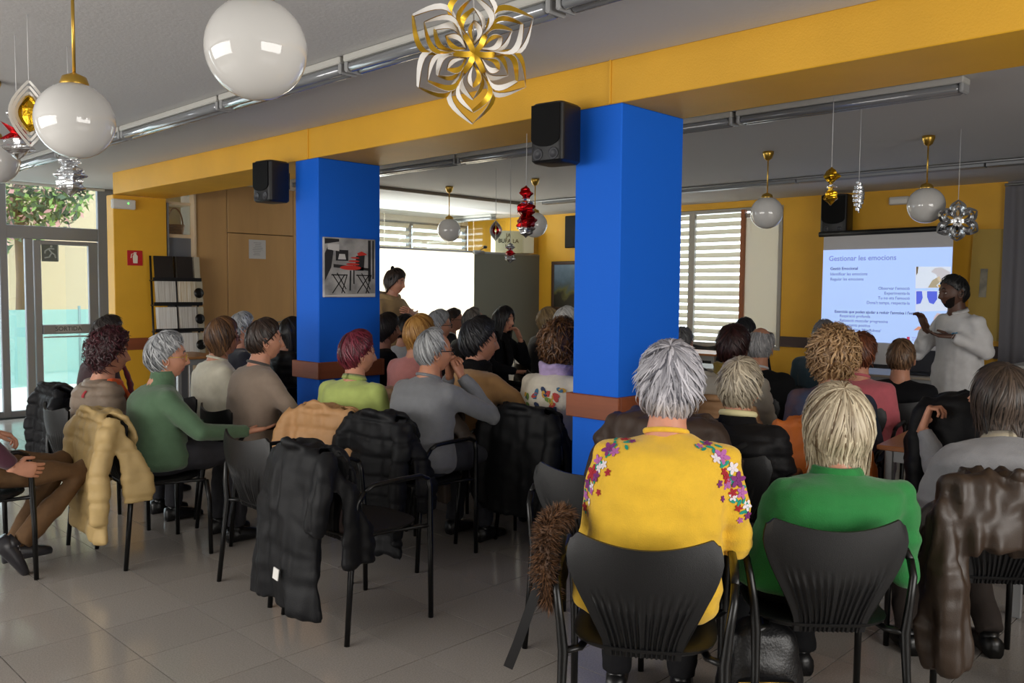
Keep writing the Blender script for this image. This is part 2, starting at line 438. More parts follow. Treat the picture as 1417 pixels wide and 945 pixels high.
# outside
m_ground = M('pale_paving', 'd6d4cc', .8, var=.06, vscale=3)
structure(G().box((4, 19, -.08), (30, 16.2, .12)).obj('floor_outside', m_ground, smooth=False))
ob = thing('garden_wall', 'tall beige rendered wall outside the entrance', 'wall', (6.1, 16.2, 0))
G().box((0, 0, 2.2), (3.4, .3, 4.4), bev=.02).obj('render', M('beige_render', 'b8a687', .9, bump=.2), ob, smooth=False)
G().box((0, 0, 4.43), (3.5, .42, .08), bev=.01).obj('coping', M('coping', 'bdb5a6', .8), ob, smooth=False)
rng = np.random.default_rng(5)
def tree(name, label, c, r, n, trunk_h, mats):
    t = thing(name, label, 'tree', (c[0], c[1], 0)); g = G(); V = []; F = []; MI = []
    for k in range(n):
        u = unit(rng.normal(size=3)); p = u*np.array(r)*(rng.uniform(.35, 1)**.5)+np.array([0, 0, c[2]])
        a = unit(rng.normal(size=3)); bb = unit(np.cross(a, rng.normal(size=3))); L, Wd = rng.uniform(.045, .10), rng.uniform(.022, .045)
        nn = np.cross(a, bb)*.02
        i = len(V); V += [p-a*L, p+bb*Wd+nn, p+a*L, p-bb*Wd+nn]; F.append((i, i+1, i+2, i+3)); MI.append(int(rng.choice([0, 0, 0, 1, 1, 2])))
    g.add(np.array(V), F, MI); stuff(g.obj('foliage', mats, t))
    G().tube([(0, 0, 0), (.05, .02, trunk_h*.5), (0, 0, trunk_h)], [.11, .09, .07], 8).obj('trunk', M('bark', '5c4a3a', .9), t)
lm = [M('leaf_dark', '44583a', .6), M('leaf_mid', '7c9a4c', .6), M('leaf_pink', 'd79f9a', .6)]
tree('garden_tree', 'leafy garden tree with pinkish blossom seen through the door glass', (4.1, 14.4, 3.4), (1.15, .8, 1.3), 3600, 3.2, lm)
tree('garden_shrub', 'dark shrub low behind the left glass strip of the entrance', (3.3, 13.6, 2.2), (.45, .4, .7), 1100, 1.9, lm)
fn = thing('mesh_fence', 'teal mesh fence across the paving outside the entrance', 'fence', (4.6, 13.4, 0))
mf = translucent_mat('teal_netting', '9cc9c4', .7, .35)
G().box((0, 0, .6), (4.6, .01, 1.1)).obj('netting', mf, fn, smooth=False)
for k in range(5): G().tube([(-2.3+k*1.15, 0, 0), (-2.3+k*1.15, 0, 1.2)], .02, 8).obj('post', M('fence_post', '77908c', .5), fn)
# ---- wood panelled wall with its flush door, Y = 9.15
wp = structure(G().box((5.33, YB+.075, 1.33), (1.92, .05, 2.66)).obj('wall_inner', m_joint, smooth=False))
wp_y = YB+.025
for n, x0, x1, z0, z1 in (('panel', 4.375, 4.745, 0, CEIL), ('door_panel', 4.753, 5.60, .01, 2.112), ('panel', 4.753, 5.60, 2.12, CEIL), ('panel', 5.608, 6.29, 0, CEIL)):
    o = G().box(((x0+x1)/2, wp_y, (z0+z1)/2), (x1-x0, .05, z1-z0), bev=.003).obj(n, m_panel, wp, smooth=False)
    if n == 'door_panel':
        hx_, hz_ = on_y(392, 445, YB)[0], on_y(392, 445, YB)[2]
        G().lathe([(.026, 0), (.026, .008), (.01, .01), (.01, .05), (0.004, .052)], (hx_, YB, hz_), 14, R=rotx(math.pi/2)).tube([(hx_, YB-.045, hz_), (hx_-.05, YB-.05, hz_), (hx_-.13, YB-.05, hz_-.003)], .009, 8).obj('handle', m_grey, o)
        G().lathe([(.024, 0), (.024, .008), (.006, .012)], (hx_+.01, YB, hz_-.09), 14, R=rotx(math.pi/2)).obj('lock', m_grey, o)
G().box((4.36, YB+.03, 1.33), (.03, .1, 2.66), bev=.004).obj('edge_strip', M('pale_wood', 'd9c2a0', .5), wp, smooth=False)
nt_ = thing('notice', 'white printed sheet taped to the wood panelled door', 'notice', (on_y(356, 345, YB)[0], YB-.003, on_y(356, 345, YB)[2]))
G().box((0, 0, 0), (.215, .003, .22)).obj('sheet', M('paper', 'c9c8c6', .8), nt_, smooth=False)
g = G()
for k in range(8): g.box((.0+.01*math.sin(k*7), -.0022, .075-k*.02), (.10+.03*math.sin(k*5), .001, .005))
stuff(g.obj('print', M('paper_ink', '8a8a8c', .8), nt_, smooth=False))
# glazed display between pillar and panelling
w2 = structure(G().box((4.21, YB+.2, 2.05), (.30, .3, .04), bev=.004).box((4.21, YB+.2, 2.405), (.3, .3, .03)).obj('window_2', M('pale_wood', 'd9c2a0', .5), smooth=False))
G().box((4.21, YB+.06, 2.23), (.30, .006, .33)).obj('pane', m_glass, w2, smooth=False)
G().box((4.21, YB+.06, 1.02), (.30, .008, 2.03)).obj('frosted_pane', M('dim_frosted', '6d7076', .35), w2, smooth=False)
G().box((4.21, YB+.34, 2.3), (.3, .02, .6)).obj('back_board', M('cream_board', 'e3d3a4', .8), w2, smooth=False)
G().box((4.07, YB+.04, 1.2), (.02, .06, 2.4)).obj('edge_strip', m_alu, w2, smooth=False)
bk = thing('wicker_basket', 'brown wicker basket with a tall handle in the glazed display', 'basket', (4.22, YB+.17, 2.072))
g = G()
for k in range(7):
    r = .062+.018*k/6; z = .006+k*.016
    g.tube([(r*math.cos(a)*1.25, r*math.sin(a), z) for a in np.linspace(0, 2*np.pi, 20, endpoint=False)], .008, 6, closed=True)
g.lathe([(.06, 0), (.065, .008), (0.002, .008)], n=16)
g.obj('bowl', M('wicker', '9a6a35', .7, var=.3, vscale=60), bk)
G().tube([(.09*math.cos(a), 0, .09+.2*math.sin(a)) for a in np.linspace(0, np.pi, 14)], .008, 6).obj('handle', M('wicker', '9a6a35'), bk)
# ---- frosted partition along Y = 9.15, X 6.3 .. 10
m_frost = translucent_mat('frosted_glass', 'eeeae0', .35)
pt = structure(G().box((8.15, YB+.02, 2.04), (3.7, .03, .025), bev=.003).box((8.15, YB+.02, .05), (3.7, .05, .1)).obj('window_3', m_grey, smooth=False))
for x0, x1 in ((6.3, 6.98), (6.985, 8.10), (8.105, 8.60), (8.605, 10.0)):
    G().box(((x0+x1)/2, YB+.02, 1.07), (x1-x0-.004, .01, 1.93)).obj('frosted_pane', m_frost, pt, smooth=False)
    G().box(((x0+x1)/2, YB+.02, 2.345), (x1-x0-.004, .01, .58)).obj('clear_pane', m_glass, pt, smooth=False)
G().box((9.3, YB-.02, .30), (1.5, .06, .5), bev=.006).obj('lower_panel', m_white, pt, smooth=False)
rb = thing('roller_blind', 'grey roller blind drawn down over the right half of the frosted partition', 'blind', (9.29, YB-.03, 2.0))
bx0, bx1 = on_y(655, 400, YB)[0], 9.985
G().tube([(bx0-9.29-.02, 0, .035), (bx0-9.29+.17, 0, .035)], .03, 10).obj('tube_end', m_grey, rb)
G().box(((bx0+bx1)/2-9.29, .012, -.68), (bx1-bx0, .006, 1.42)).obj('blind_cloth', translucent_mat('blind_grey', '77786f', .85), rb, smooth=False)
G().box(((bx0+bx1)/2-9.29, .012, .03), (bx1-bx0, .02, .012)).obj('top_rail', m_grey, rb, smooth=False)
# side room windows with pale blinds
w4 = structure(G().box((8.75, YD+.05, 2.54), (2.5, .08, .06)).box((8.75, YD+.05, .83), (2.5, .08, .06)).obj('window_4', m_alu, smooth=False))
for x in (7.52, 8.75, 9.97): G().box((x, YD+.05, 1.68), (.06, .08, 1.7)).obj('mullion', m_alu, w4, smooth=False)
m_slat = translucent_mat('blind_slat', 'ded8ca', .6)
for x0, x1 in ((7.56, 8.71), (8.79, 9.93)):
    G().box(((x0+x1)/2, YD+.06, 1.68), (x1-x0, .006, 1.66)).obj('pane', m_glass, w4, smooth=False)
    for k in range(14): G().box(((x0+x1)/2, YD-.0, 2.5-k*.12), (x1-x0, .012, .075), R=rotx(.5)).obj('slat', m_slat, w4, smooth=False)
# ---- far wall X = 10
m_yel2 = m_yel
wf = structure(G().box((XF+.06, 3.81, 1.33), (.12, 2.48, 2.66)).box((XF+.06, 9.35, 1.33), (.12, 2.9, 2.66)).box((XF+.06, 6.475, .38), (.12, 2.85, .76)).box((XF+.06, 6.475, 2.62), (.12, 2.85, .10)).obj('wall_front', m_yel, smooth=False))
structure(G().box((XF+.06, -.2, 1.33), (.12, 5.54, 2.66)).obj('wall_front_grey', M('grey_wall', '85848a', .9), smooth=False))
cu_ = thing('grey_curtain', 'grey curtain hanging beside the projection wall', 'curtain', (9.93, 1.6, 0))
A = np.zeros((90, 2, 3))
for i, y in enumerate(np.linspace(-.96, .97, 90)):
    A[i, 0] = (.03*math.sin(i*.9), y, .06); A[i, 1] = (.022*math.sin(i*.9), y, 2.6)
G().grid(A).grid(A[::-1]+np.array([.004, 0, 0])).obj('cloth', M('curtain_cloth', '77767c', .9), cu_)
G().tube([(0, -.98, 2.62), (0, .98, 2.62)], .015, 8).obj('rail', m_grey, cu_)
for y0, y1 in ((2.57, 2.93), (4.36, 5.04), (8.03, 9.1)):
    structure(G().box((XF-.012, (y0+y1)/2, .88), (.024, y1-y0, .13), bev=.004).obj('trim_2', m_band if y1 > 8 else M('band_dark', '4a3a38', .5), smooth=False))
w5 = structure(G().box((XF+.05, 6.475, .79), (.1, 2.85, .05)).box((XF+.05, 6.475, 2.55), (.1, 2.85, .05)).obj('window_5', M('warm_frame', 'a7a39a', .5), smooth=False))
m_mul = M('brown_mullion', '9a5a34', .4)
G().box((XF-.01, 5.585, 1.67), (.07, .055, 1.75), bev=.005).obj('mullion', m_mul, w5, smooth=False)
for y in (6.36, 7.1, 8.02, 5.08): G().box((XF+.02, y, 1.67), (.06, .09 if y == 6.36 else .05, 1.75), bev=.005).obj('mullion', M('warm_frame', 'a7a39a'), w5, smooth=False)
for y0, y1 in ((5.63, 6.31), (6.41, 7.07), (7.13, 8.0)):
    G().box((XF+.09, (y0+y1)/2, 1.67), (.006, y1-y0, 1.72)).obj('pane', m_glass, w5, smooth=False)
    for k in range(17): G().box((XF+.03, (y0+y1)/2, 2.48-k*.101), (.012, y1-y0, .068), R=roty(.45)).obj('slat', m_slat, w5, smooth=False)
G().box((XF+.09, 5.33, 1.67), (.006, .44, 1.72)).obj('pane', m_glass, w5, smooth=False)
G().box((XF-.0, 5.33, 1.63), (.008, .46, 1.62)).obj('roller_cloth', translucent_mat('roller_cloth', 'cfc4ae', .75, .12), w5, smooth=False)
G().tube([(XF, 5.10, 2.47), (XF, 5.56, 2.47)], .03, 10).obj('roller_tube', M('warm_frame', 'a7a39a'), w5)
# a far building and trees outside these windows are hidden by the blinds
# ---- services on the ceiling
m_house = M('fitting_white', 'bdbcb6', .5); m_cover = M('fitting_cover', '8f9296', .12, .35, coat=.5)
def fitting(x, y0, y1, label, group):
    L = y1-y0-.03; t = thing('ceiling_light', label, 'light', (x, (y0+y1)/2, CEIL), 0, group)
    G().box((0, 0, -.02), (.12, L, .036), bev=.006).obj('housing', m_house, t, smooth=False)
    for s in (-1, 1): G().rings([(s*.028, -L/2+.02, -.062), (s*.028, -L/2+.04, -.062), (s*.028, L/2-.04, -.062), (s*.028, L/2-.02, -.062)], [.014, .026, .026, .014], [.014, .026, .026, .014], 12, fx=(1, 0, 0), fy=(0, 0, 1)).obj('tube_cover', m_cover, t)
    for s in (-1, 1): G().box((0, s*(L/2-.012), -.06), (.11, .024, .055), bev=.008).obj('end_cap', M('end_cap', '9a9b9c', .4), t, smooth=False)
ys = [.87, 2.25, 3.65, 4.95, 6.456, 7.79, 9.12]
for k in range(len(ys)-1): fitting(2.57, ys[k], ys[k+1], 'unlit twin tube ceiling light in the near row, '+['first', 'second', 'third', 'fourth', 'fifth', 'sixth'][k]+' from camera', 'near row of tube lights')
ys = [1.5, 2.88, 4.2, 5.55, 6.9, 8.2]
for k in range(len(ys)-1): fitting(5.04, ys[k], ys[k+1], 'tube ceiling light in the row behind the yellow beam, '+['first', 'second', 'third', 'fourth', 'fifth'][k]+' from the right', 'rear row of tube lights')
fitting(9.35, 9.5, 10.6, 'tube ceiling light inside the side room behind the frosted glass', 'side room light')
cd = thing('cable_trunking', 'grey cable trunking crossing the ceiling before the projection wall', 'trunking', (8.36, 4.9, CEIL))
for k in range(4): G().box((0, -4.35+1.75*k+.9, -.028), (.10, 1.74, .05), bev=.006).obj('trunk_length', m_grey, cd, smooth=False)
G().tube([(-.09, -4.3, -.015), (-.09, 3, -.015)], .012, 8).obj('conduit', m_grey, cd)
cd = thing('cable_trunking', 'thin cable trunking along the ceiling before the frosted partition', 'trunking', (7.1, 7.93, CEIL))
G().box((0, 0, -.02), (2.5, .05, .036), bev=.004).obj('trunk_length', M('brown_trunk', '6b5f4e', .6), cd, smooth=False)
cd = thing('door_track', 'white conduit along the ceiling above the entrance door', 'conduit', (2.2, YD-.2, CEIL))
G().tube([(-1.4, 0, -.03), (1.75, 0, -.03)], .018, 8).obj('pipe', m_white, cd)
# ---- wall fittings
p = on_y(172, 283, YB); el = thing('emergency_light', 'white emergency light with a green LED on the yellow pillar', 'light', (p[0]-.02, YB-.028, p[2]))
G().box((0, 0, 0), (.24, .055, .10), bev=.012).obj('body', m_white, el, smooth=False)
G().ell((.04, -.03, .01), (.008, .004, .008), 8, 6).obj('led', EM('led_green', '5dff62', 2.5), el)
p = on_y(186.5, 357, YB); fs = thing('extinguisher_sign', 'red square fire extinguisher sign on the yellow pillar', 'sign', (p[0], YB-.004, p[2]))
G().box((0, 0, 0), (.158, .005, .158), bev=.001).obj('plate', M('sign_red', 'c01d24', .45), fs, smooth=False)
G().prism([(-.02, -.055), (.025, -.055), (.028, .02), (.015, .036), (.012, .05), (-.01, .05), (-.012, .036), (-.024, .02)], .002, (0, -.003, 0), (1, 0, 0), (0, 0, 1)).tube([(-.01, -.004, .045), (-.035, -.004, .04), (-.042, -.004, 0)], .004, 6).box((.002, -.004, .056), (.03, .002, .008)).obj('pictogram', M('sign_cream', 'efe6d2', .6), fs, smooth=False)
def speaker(P, label, sz, fx, fy, hang=True):
    """speaker box: fx the way it faces"""
    t = thing('loudspeaker', label, 'speaker', P); w, dp, h = sz
    fx = unit(fx); R = np.stack([fx, np.cross([0, 0, 1.], fx), [0, 0, 1.]], 1)
    G().rings([(0, 0, -h/2), (0, 0, -h/2+.012), (0, 0, h/2-.012), (0, 0, h/2)], [dp/2-.012, dp/2, dp/2, dp/2-.012], [w/2-.012, w/2, w/2, w/2-.012], 24, ex=7).xf(R, (0, 0, 0)).obj('cabinet', m_dark, t, auto=40)
    n = 14; poly = [(-w*.43, h*.46), (-w*.43, -h*.1)]+[(-w*.43*math.cos(a), -h*.1-h*.14*math.sin(a)) for a in np.linspace(.2, math.pi-.2, n)]+[(w*.43, -h*.1), (w*.43, h*.46)]
    G().prism(poly, .008, (dp/2-.002, 0, 0), (0, 1, 0), (0, 0, 1)).xf(R, (0, 0, 0)).obj('grille', M('grille', '0d0e10', .8, bump=.5, bscale=700), t, smooth=False)
    for s in (-1, 1): G().lathe([(.03, 0), (.03, .004), (.022, .0), (.005, -.002)], (dp/2, s*w*.24, -h*.36), 16, R=roty(math.pi/2)).xf(R, (0, 0, 0)).obj('port', M('port_grey', '3a3b40', .5), t)
    if hang: G().box((-dp/2-.02, 0, .02), (.06, .05, .12)).xf(R, (0, 0, 0)).obj('bracket', m_dark, t, smooth=False)
speaker((BX0-.16, 2.94, 2.292), 'black loudspeaker on the near blue column above the yellow sweater', (.20, .19, .30), (-1, -.12, 0), 0)
speaker((BX0-.16, 5.74, 2.275), 'black loudspeaker on the blue column with the café photograph', (.21, .19, .30), (-1, -.1, 0), 0)
p = on_x(1158, 300, 9.78); speaker((9.78, p[1], p[2]+.02), 'black loudspeaker behind the top left corner of the projection screen', (.31, .26, .46), (-1, -.1, 0), 0)
p = on_x(1246, 278, XF); t = thing('wall_lamp', 'white wall emergency lamp high above the projection screen', 'light', (XF-.03, p[1], p[2]))
G().box((0, 0, 0), (.06, .22, .09), bev=.012).obj('body', m_white, t, smooth=False)
G().box((-.032, 0, -.01), (.006, .19, .05), bev=.003).obj('diffuser', M('diffuser', 'eeeeea', .3), t, smooth=False)
# café photograph on the left column (plane Y = 5.371)
pc = thing('cafe_photograph', 'canvas print of a street café with red tables on the blue column', 'picture', (3.755, 5.371-.014, 1.65))
G().box((0, 0, 0), (.46, .026, .44), bev=.003).obj('canvas', M('print_grey', '8e8d8c', .6, h2='c6c4c2', vscale=7), pc, smooth=False)
lay = [0]
def flat(name, shapes, col):
    g = G(); lay[0] += 1
    for sh in shapes: g.prism(sh, .0004, (0, -.0132-.0003*lay[0], 0), (1, 0, 0), (0, 0, 1))
    return stuff(g.obj(name, M('print_'+col, col, .7), pc, smooth=False))
el_ = lambda cx, cz, rx, rz, n=18: [(cx+rx*math.cos(a), cz+rz*math.sin(a)) for a in np.linspace(0, 2*np.pi, n, endpoint=False)]
bar = lambda x0, z0, x1, z1, w: [(x0-(z1-z0)*w/math.hypot(x1-x0, z1-z0), z0+(x1-x0)*w/math.hypot(x1-x0, z1-z0)), (x0+(z1-z0)*w/math.hypot(x1-x0, z1-z0), z0-(x1-x0)*w/math.hypot(x1-x0, z1-z0)), (x1+(z1-z0)*w/math.hypot(x1-x0, z1-z0), z1-(x1-x0)*w/math.hypot(x1-x0, z1-z0)), (x1-(z1-z0)*w/math.hypot(x1-x0, z1-z0), z1+(x1-x0)*w/math.hypot(x1-x0, z1-z0))]
flat('print_dark', [[(.16, -.1), (.185, -.1), (.185, .21), (.16, .21)], [(.20, -.08), (.215, -.08), (.215, .21), (.2, .21)], [(-.225, -.1), (-.17, 0), (-.15, .12), (-.20, .15), (-.225, .1)], [(-.13, .05), (-.02, .05), (-.02, .13), (-.13, .13)], [(.04, -.02), (.12, -.02), (.13, .1), (.05, .09)], [(-.225, .17), (-.1, .19), (-.1, .21), (-.225, .21)], [(-.15, 0), (.17, -.02), (.17, .0), (-.15, .025)]], '2c2b2c')
flat('print_light', [[(-.11, .06), (-.04, .06), (-.05, .1), (-.1, .1)], [(-.2, .13), (-.1, .12), (-.1, .17), (-.2, .17)], [(-.225, -.215), (.225, -.215), (.225, -.19), (-.225, -.205)]], 'dad8d6')
ch = []
for cx in (-.10, .12):
    for a, b_ in (((-.06, -.05), (.05, -.19)), ((.05, -.05), (-.06, -.19)), ((-.02, -.04), (.06, -.16)), ((-.07, -.055), (.07, -.055)), ((.07, -.05), (.02, -.19))):
        ch.append(bar(cx+a[0], a[1], cx+b_[0], b_[1], .004))
ch += [bar(.0, -.02, -.005, -.17, .006), bar(.03, .02, .03, -.12, .005)]
flat('print_chairs', ch, '232324')
flat('print_red', [el_(0, .0, .095, .017), el_(.02, .027, .06, .009), el_(.03, .05, .05, .007), el_(.04, .075, .04, .006), [(.07, .09), (.15, .1), (.14, .11), (.1, .125), (.06, .11)]], 'd8392e')
# ------------------------------------------------------------------ globe lamps
m_opal = M('opal_glass', 'd2d1ce', .06, coat=.5)
def globe(P, R, label):
    P = np.array(P); t = thing('globe_lamp', label, 'lamp', P, 0, None)
    ph = np.linspace(.22, np.pi, 26)
    G().lathe([(R*math.sin(a)+1e-4, R*math.cos(a)) for a in ph], n=44).obj('globe', m_opal, t)
    zc = R*math.cos(.22)
    G().lathe([(R*.34, zc-.02), (R*.36, zc), (R*.30, zc+.022), (R*.08, zc+.035), (.004, zc+.04)], n=28).obj('cap', m_brass, t)
    top = CEIL-P[2]
    G().tube([(0, 0, zc+.03), (0, 0, top-.02)], .006, 8).obj('rod', m_brass, t)
    G().lathe([(.012, top-.075), (.03, top-.06), (.045, top-.02), (.045, top-.002)], n=18).obj('canopy', m_brass, t)
globe(at(354.5, 68, 2.27), .1325, 'white globe lamp hanging nearest to the camera at the top')
globe(at(104, 167, 3.03), .1325, 'white globe lamp on a brass rod above the entrance, left of the nearest globe')
globe(at(-8, 222, 4.9), .1325, 'white globe lamp cut off by the left edge of the photo')
globe(at(621.5, 318.5, 9.75), .1325, 'small white globe lamp hanging before the frosted glass partition')
globe(at(740, 311, 9.0), .1325, 'white globe lamp partly behind the red foil ornament')
globe(at(1061, 294.5, 7.13), .1325, 'white globe lamp in front of the slatted window')
globe(at(1281.5, 284, 6.36), .1325, 'white globe lamp above the projection screen')
# ------------------------------------------------------------------ hanging ornaments
def foil(n, h, rough=.16): return M(n, h, rough, .95, bump=.6, bscale=90)
f_sil, f_gold, f_red = foil('silver_foil', 'd9dcdf'), foil('gold_foil', 'd8a928', .22), foil('red_foil', 'c3161f')
m_cord = M('white_cord', 'c9c9c9', .7); m_card = M('white_card', 'f2f0ec', .7)
m_goldcard = M('gold_card', 'd0a52e', .28, .75)
def cord(t, z0, P, w=.0022):
    top = CEIL-P[2]; G().tube([(0, 0, z0), (0, 0, top)], w, 5).obj('cord', m_cord, t)
def petal(g, axis, nrm, r0, r1, w, loops=3, rw=.02):
    axis, nrm = unit(axis), unit(nrm); side = np.cross(axis, nrm)
    for k in range(loops):
        f = 1-.26*k; a1 = r0+(r1-r0)*(1-.20*k); ww = w*f
        for sg in (-1, 1):
            pts = []
            for q in np.linspace(0, 1, 13):
                rr = r0+(a1-r0)*q; b = ww*math.sin(math.pi*q**1.25)*(1-.25*q)
                pts.append(axis*rr+side*sg*b+nrm*(.016*(1 if k % 2 else -1)*math.sin(math.pi*q)))
            pts = np.array(pts); q_ = np.linspace(0, 1, 13)[:, None]; al = .2+.9*np.sin(math.pi*q_)
            wd = nrm*np.cos(al)+(side*sg*.8+axis*.6)*np.sin(al)*(1 if k % 2 else -1); wd /= np.linalg.norm(wd, axis=1)[:, None]
            g.ribbon(pts, wd, rw, .0024, (0, 1)[k % 2], (1, 0)[k % 2])
def star(P, R, n, label, mats, w, rw, spin=.3, tilt=None, loops=3, k2=None):
    t = thing('paper_star' if mats[0] is m_card else 'foil_star', label, 'ornament', P)
    view = unit(np.array(C0)-np.array(P)); view[2] *= .5; view = unit(view+np.array(tilt if tilt is not None else (0, 0, 0)))
    u = unit(np.cross([0, 0, 1.], view)); v = np.cross(view, u)
    for i in range(n):
        a = spin+2*math.pi*i/n; g = G()
        petal(g, u*math.cos(a)+v*math.sin(a), view, R*.12, R*(1 if i % 2 == 0 else .93), w, loops, rw)
        g.obj('petal', mats, t)
    g = G()
    for i in range(n): a = spin+.5+2*math.pi*i/n; e = u*math.cos(a)+v*math.sin(a); g.ribbon([view*.01, e*R*.15+view*.025, e*R*.3+view*.01], np.cross(view, e), rw*.9, .0024, 1, 0)
    g.obj('centre', mats, t)
    cord(t, .02, P)
    return t
star(at(655, 74, 2.28), .185, 6, 'big white and gold paper star at the top, made of looped strips', [m_card, m_goldcard], .072, .0165, spin=-1.50, tilt=(.1, -.25, -.3), loops=4)
star(at(1325, 306, 6.1), .15, 6, 'silver foil star beside the globe lamp above the presenter', [f_sil, f_sil], .05, .03, spin=math.pi/2)
def twirl(P, label, segs, name='foil_twirl'):
    """stack of crinkled foil bodies: (z, radius, half height, material, lobes)"""
    t = thing(name, label, 'ornament', P)
    zt = max(s[0]+s[2] for s in segs)
    for k, (z, r, h, m, lb) in enumerate(segs):
        prof = [(.003, -h)]+[(max(.004, r*math.sin(math.pi*q)*(1+.12*math.sin(q*17+k))), -h+2*h*q) for q in np.linspace(.06, .94, 15)]+[(.003, h)]
        g = G().lathe(prof, (0, 0, z), 11, wob=lambda th, zz, lb=lb, k=k: 1+.26*np.sin(lb*th[None, :]+zz[:, None]*45+k)+.06*np.sin(5*th[None, :]-zz[:, None]*130))
        g.obj('foil_body', m, t, smooth=False)
    cord(t, zt, P)
    return t
twirl(at(728, 290, 5.2), 'red and silver foil twirl hanging in front of a globe lamp', [(.10, .036, .045, f_red, 3), (.045, .035, .04, f_sil, 4), (.0, .055, .06, f_red, 4), (-.075, .055, .065, f_red, 3), (-.12, .045, .05, f_sil, 4)])
twirl(at(706, 350, 7.6), 'small silver and red foil ornament before the frosted partition', [(.05, .035, .04, f_sil, 5), (.0, .04, .03, f_red, 4), (-.045, .042, .045, f_sil, 5)])
twirl(at(1150, 258, 4.9), 'gold foil twirl hanging left of the silver spiral', [(.06, .036, .05, f_gold, 4), (.0, .025, .022, f_sil, 5), (-.055, .036, .052, f_gold, 4)])
twirl(at(97, 240, 4.2), 'silver foil twirl hanging under the globe near the entrance', [(.06, .05, .05, f_sil, 4), (0, .065, .05, f_sil, 3), (-.055, .055, .06, f_sil, 4)])
t = twirl(at(24, 185, 4.0), 'silver foil twirl with a red star at the top left', [(.09, .04, .05, f_sil, 4), (-.06, .06, .06, f_sil, 4)])
g = G()
for k in range(6):
    a = k*math.pi/3+.4; vw = unit(np.array(C0)-at(24, 185, 4.0)); uu = unit(np.cross([0, 0, 1.], vw)); vv = np.cross(vw, uu); pl = lambda r, b_: (uu*math.cos(b_)+vv*math.sin(b_))*r
    g.add([pl(.028, a-.52), pl(.085, a), pl(.028, a+.52), vw*.025, -vw*.025], [(0, 1, 3), (1, 2, 3), (1, 0, 4), (2, 1, 4)])
g.obj('red_star', f_red, t, smooth=False)
def spiral(P, label, r, h, turns, m):
    t = thing('foil_spiral', label, 'ornament', P); g = G()
    q = np.linspace(0, 1, turns*14); rr = r*np.sin(np.pi*np.clip(q*.9+.08, 0, 1))**.8
    pts = np.stack([rr*np.cos(q*turns*2*np.pi), rr*np.sin(q*turns*2*np.pi), h/2-h*q], -1)
    g.ribbon(pts, (0, 0, 1), h/turns*.62, .0024); g.obj('spiral', m, t)
    G().tube([(0, 0, h/2), (0, 0, -h/2)], .003, 5).obj('core', m, t)
    cord(t, h/2, P)
spiral(at(1188, 272, 5.4), 'silver foil spiral hanging right of the gold twirl', .036, .19, 7, f_sil)
def diamond(P, label, w, h, m1, m2, n=5):
    t = thing('foil_diamond', label, 'ornament', P)
    view = unit(np.array(C0)-np.array(P)); u = unit(np.cross([0, 0, 1.], view)); g = G()
    for k in range(n):
        f = 1-k/n*.85
        for s in (-1, 1):
            pts = [np.array([0, 0, h/2*f])*(1-q)+u*s*w/2*f*math.sin(math.pi*q)+np.array([0, 0, -h/2*f])*q+view*(.01*k*(1 if k % 2 else -1)) for q in np.linspace(0, 1, 11)]
            g.ribbon(pts, unit(view*.5+u*s*.8), .014, .0024, 0 if k < 3 else 1)
    g.obj('frame', [m1, m2], t)
    if m2 is f_gold: G().ell((0, 0, 0), (.034, .034, .08), 9, 8).obj('glitter_core', f_gold, t, smooth=False)
    cord(t, h/2, P)
diamond(at(41, 157, 3.7), 'white paper diamond with a glittering gold core at the top left', .15, .28, m_card, f_gold)
diamond(at(686, 319, 8.3), 'dark silver foil diamond hanging beside the yellow wall of the side room', .11, .19, f_sil, f_red, 5)
# ------------------------------------------------------------------ projection screen
m_scr = M('screen_fabric', 'c9c8ca', .85)
SX = 9.5; sy0, sy1 = 2.925, 4.30
sc = thing('projection_screen', 'white pull-down projection screen showing a slide about emotions', 'screen', (SX, (sy0+sy1)/2, 0))
cy = (sy0+sy1)/2
W = lambda px, py: on_x(px, py, SX)-np.array([SX, cy, 0])
G().box((0.006, 0, 1.425), (.004, sy1-sy0, 1.46)).obj('fabric', m_scr, sc, smooth=False)
G().tube([(0, sy0-cy-.05, 2.17), (0, sy1-cy+.05, 2.155)], .03, 12).obj('case', M('screen_black', '141417', .5), sc)
G().box((0, 0, .69), (.035, sy1-sy0+.04, .05), bev=.008).obj('bottom_bar', M('screen_black', '141417'), sc, smooth=False)
G().tube([(.03, 0, 2.15), (.03, 0, .06)], .014, 8).tube([(.03, 0, .12), (-.25, .3, .0)], .012, 8).tube([(.03, 0, .12), (-.25, -.3, .0)], .012, 8).tube([(.03, 0, .12), (.35, 0, .0)], .012, 8).obj('tripod', m_dark, sc)
z0, z1 = .955, 1.975
sl = G().box((-.0, 0, (z0+z1)/2), (.004, sy1-sy0-.004, z1-z0)).obj('slide', EM('slide_blue', 'a9c4f5', .78), sc, smooth=False)
def stext(s, size, px, py, mat, align='LEFT', bold=.0):
    p = W(px, py); text('slide_text', s, size, (-.0025, p[1], p[2]), (0, -1, 0), (0, 0, 1), mat, sl, align, .0002, bold)
m_t1 = EM('slide_title', '7f8fd0', .5); m_t2 = EM('slide_ink', '4c5a8c', .28)
stext('Gestionar les emocions', .078, 1147, 361, m_t1, bold=.001)
stext('Gestió Emocional', .044, 1149, 373.5, m_t2, bold=.0008)
stext('Identificar les emocions', .044, 1149, 381, m_t2); stext('Regular les emocions', .044, 1149, 388, m_t2)
for k, s_ in enumerate(("Observar l'emoció", 'Experimenta-la', "Tu no ets l'emoció", "Dona't temps, respecta-la")): stext(s_, .044, 1259, 401+k*6.8, m_t2, 'RIGHT')
stext("Exercicis que poden ajudar a reduir l'angoixa i l'estrès", .042, 1155, 432.5, m_t2, bold=.0008)
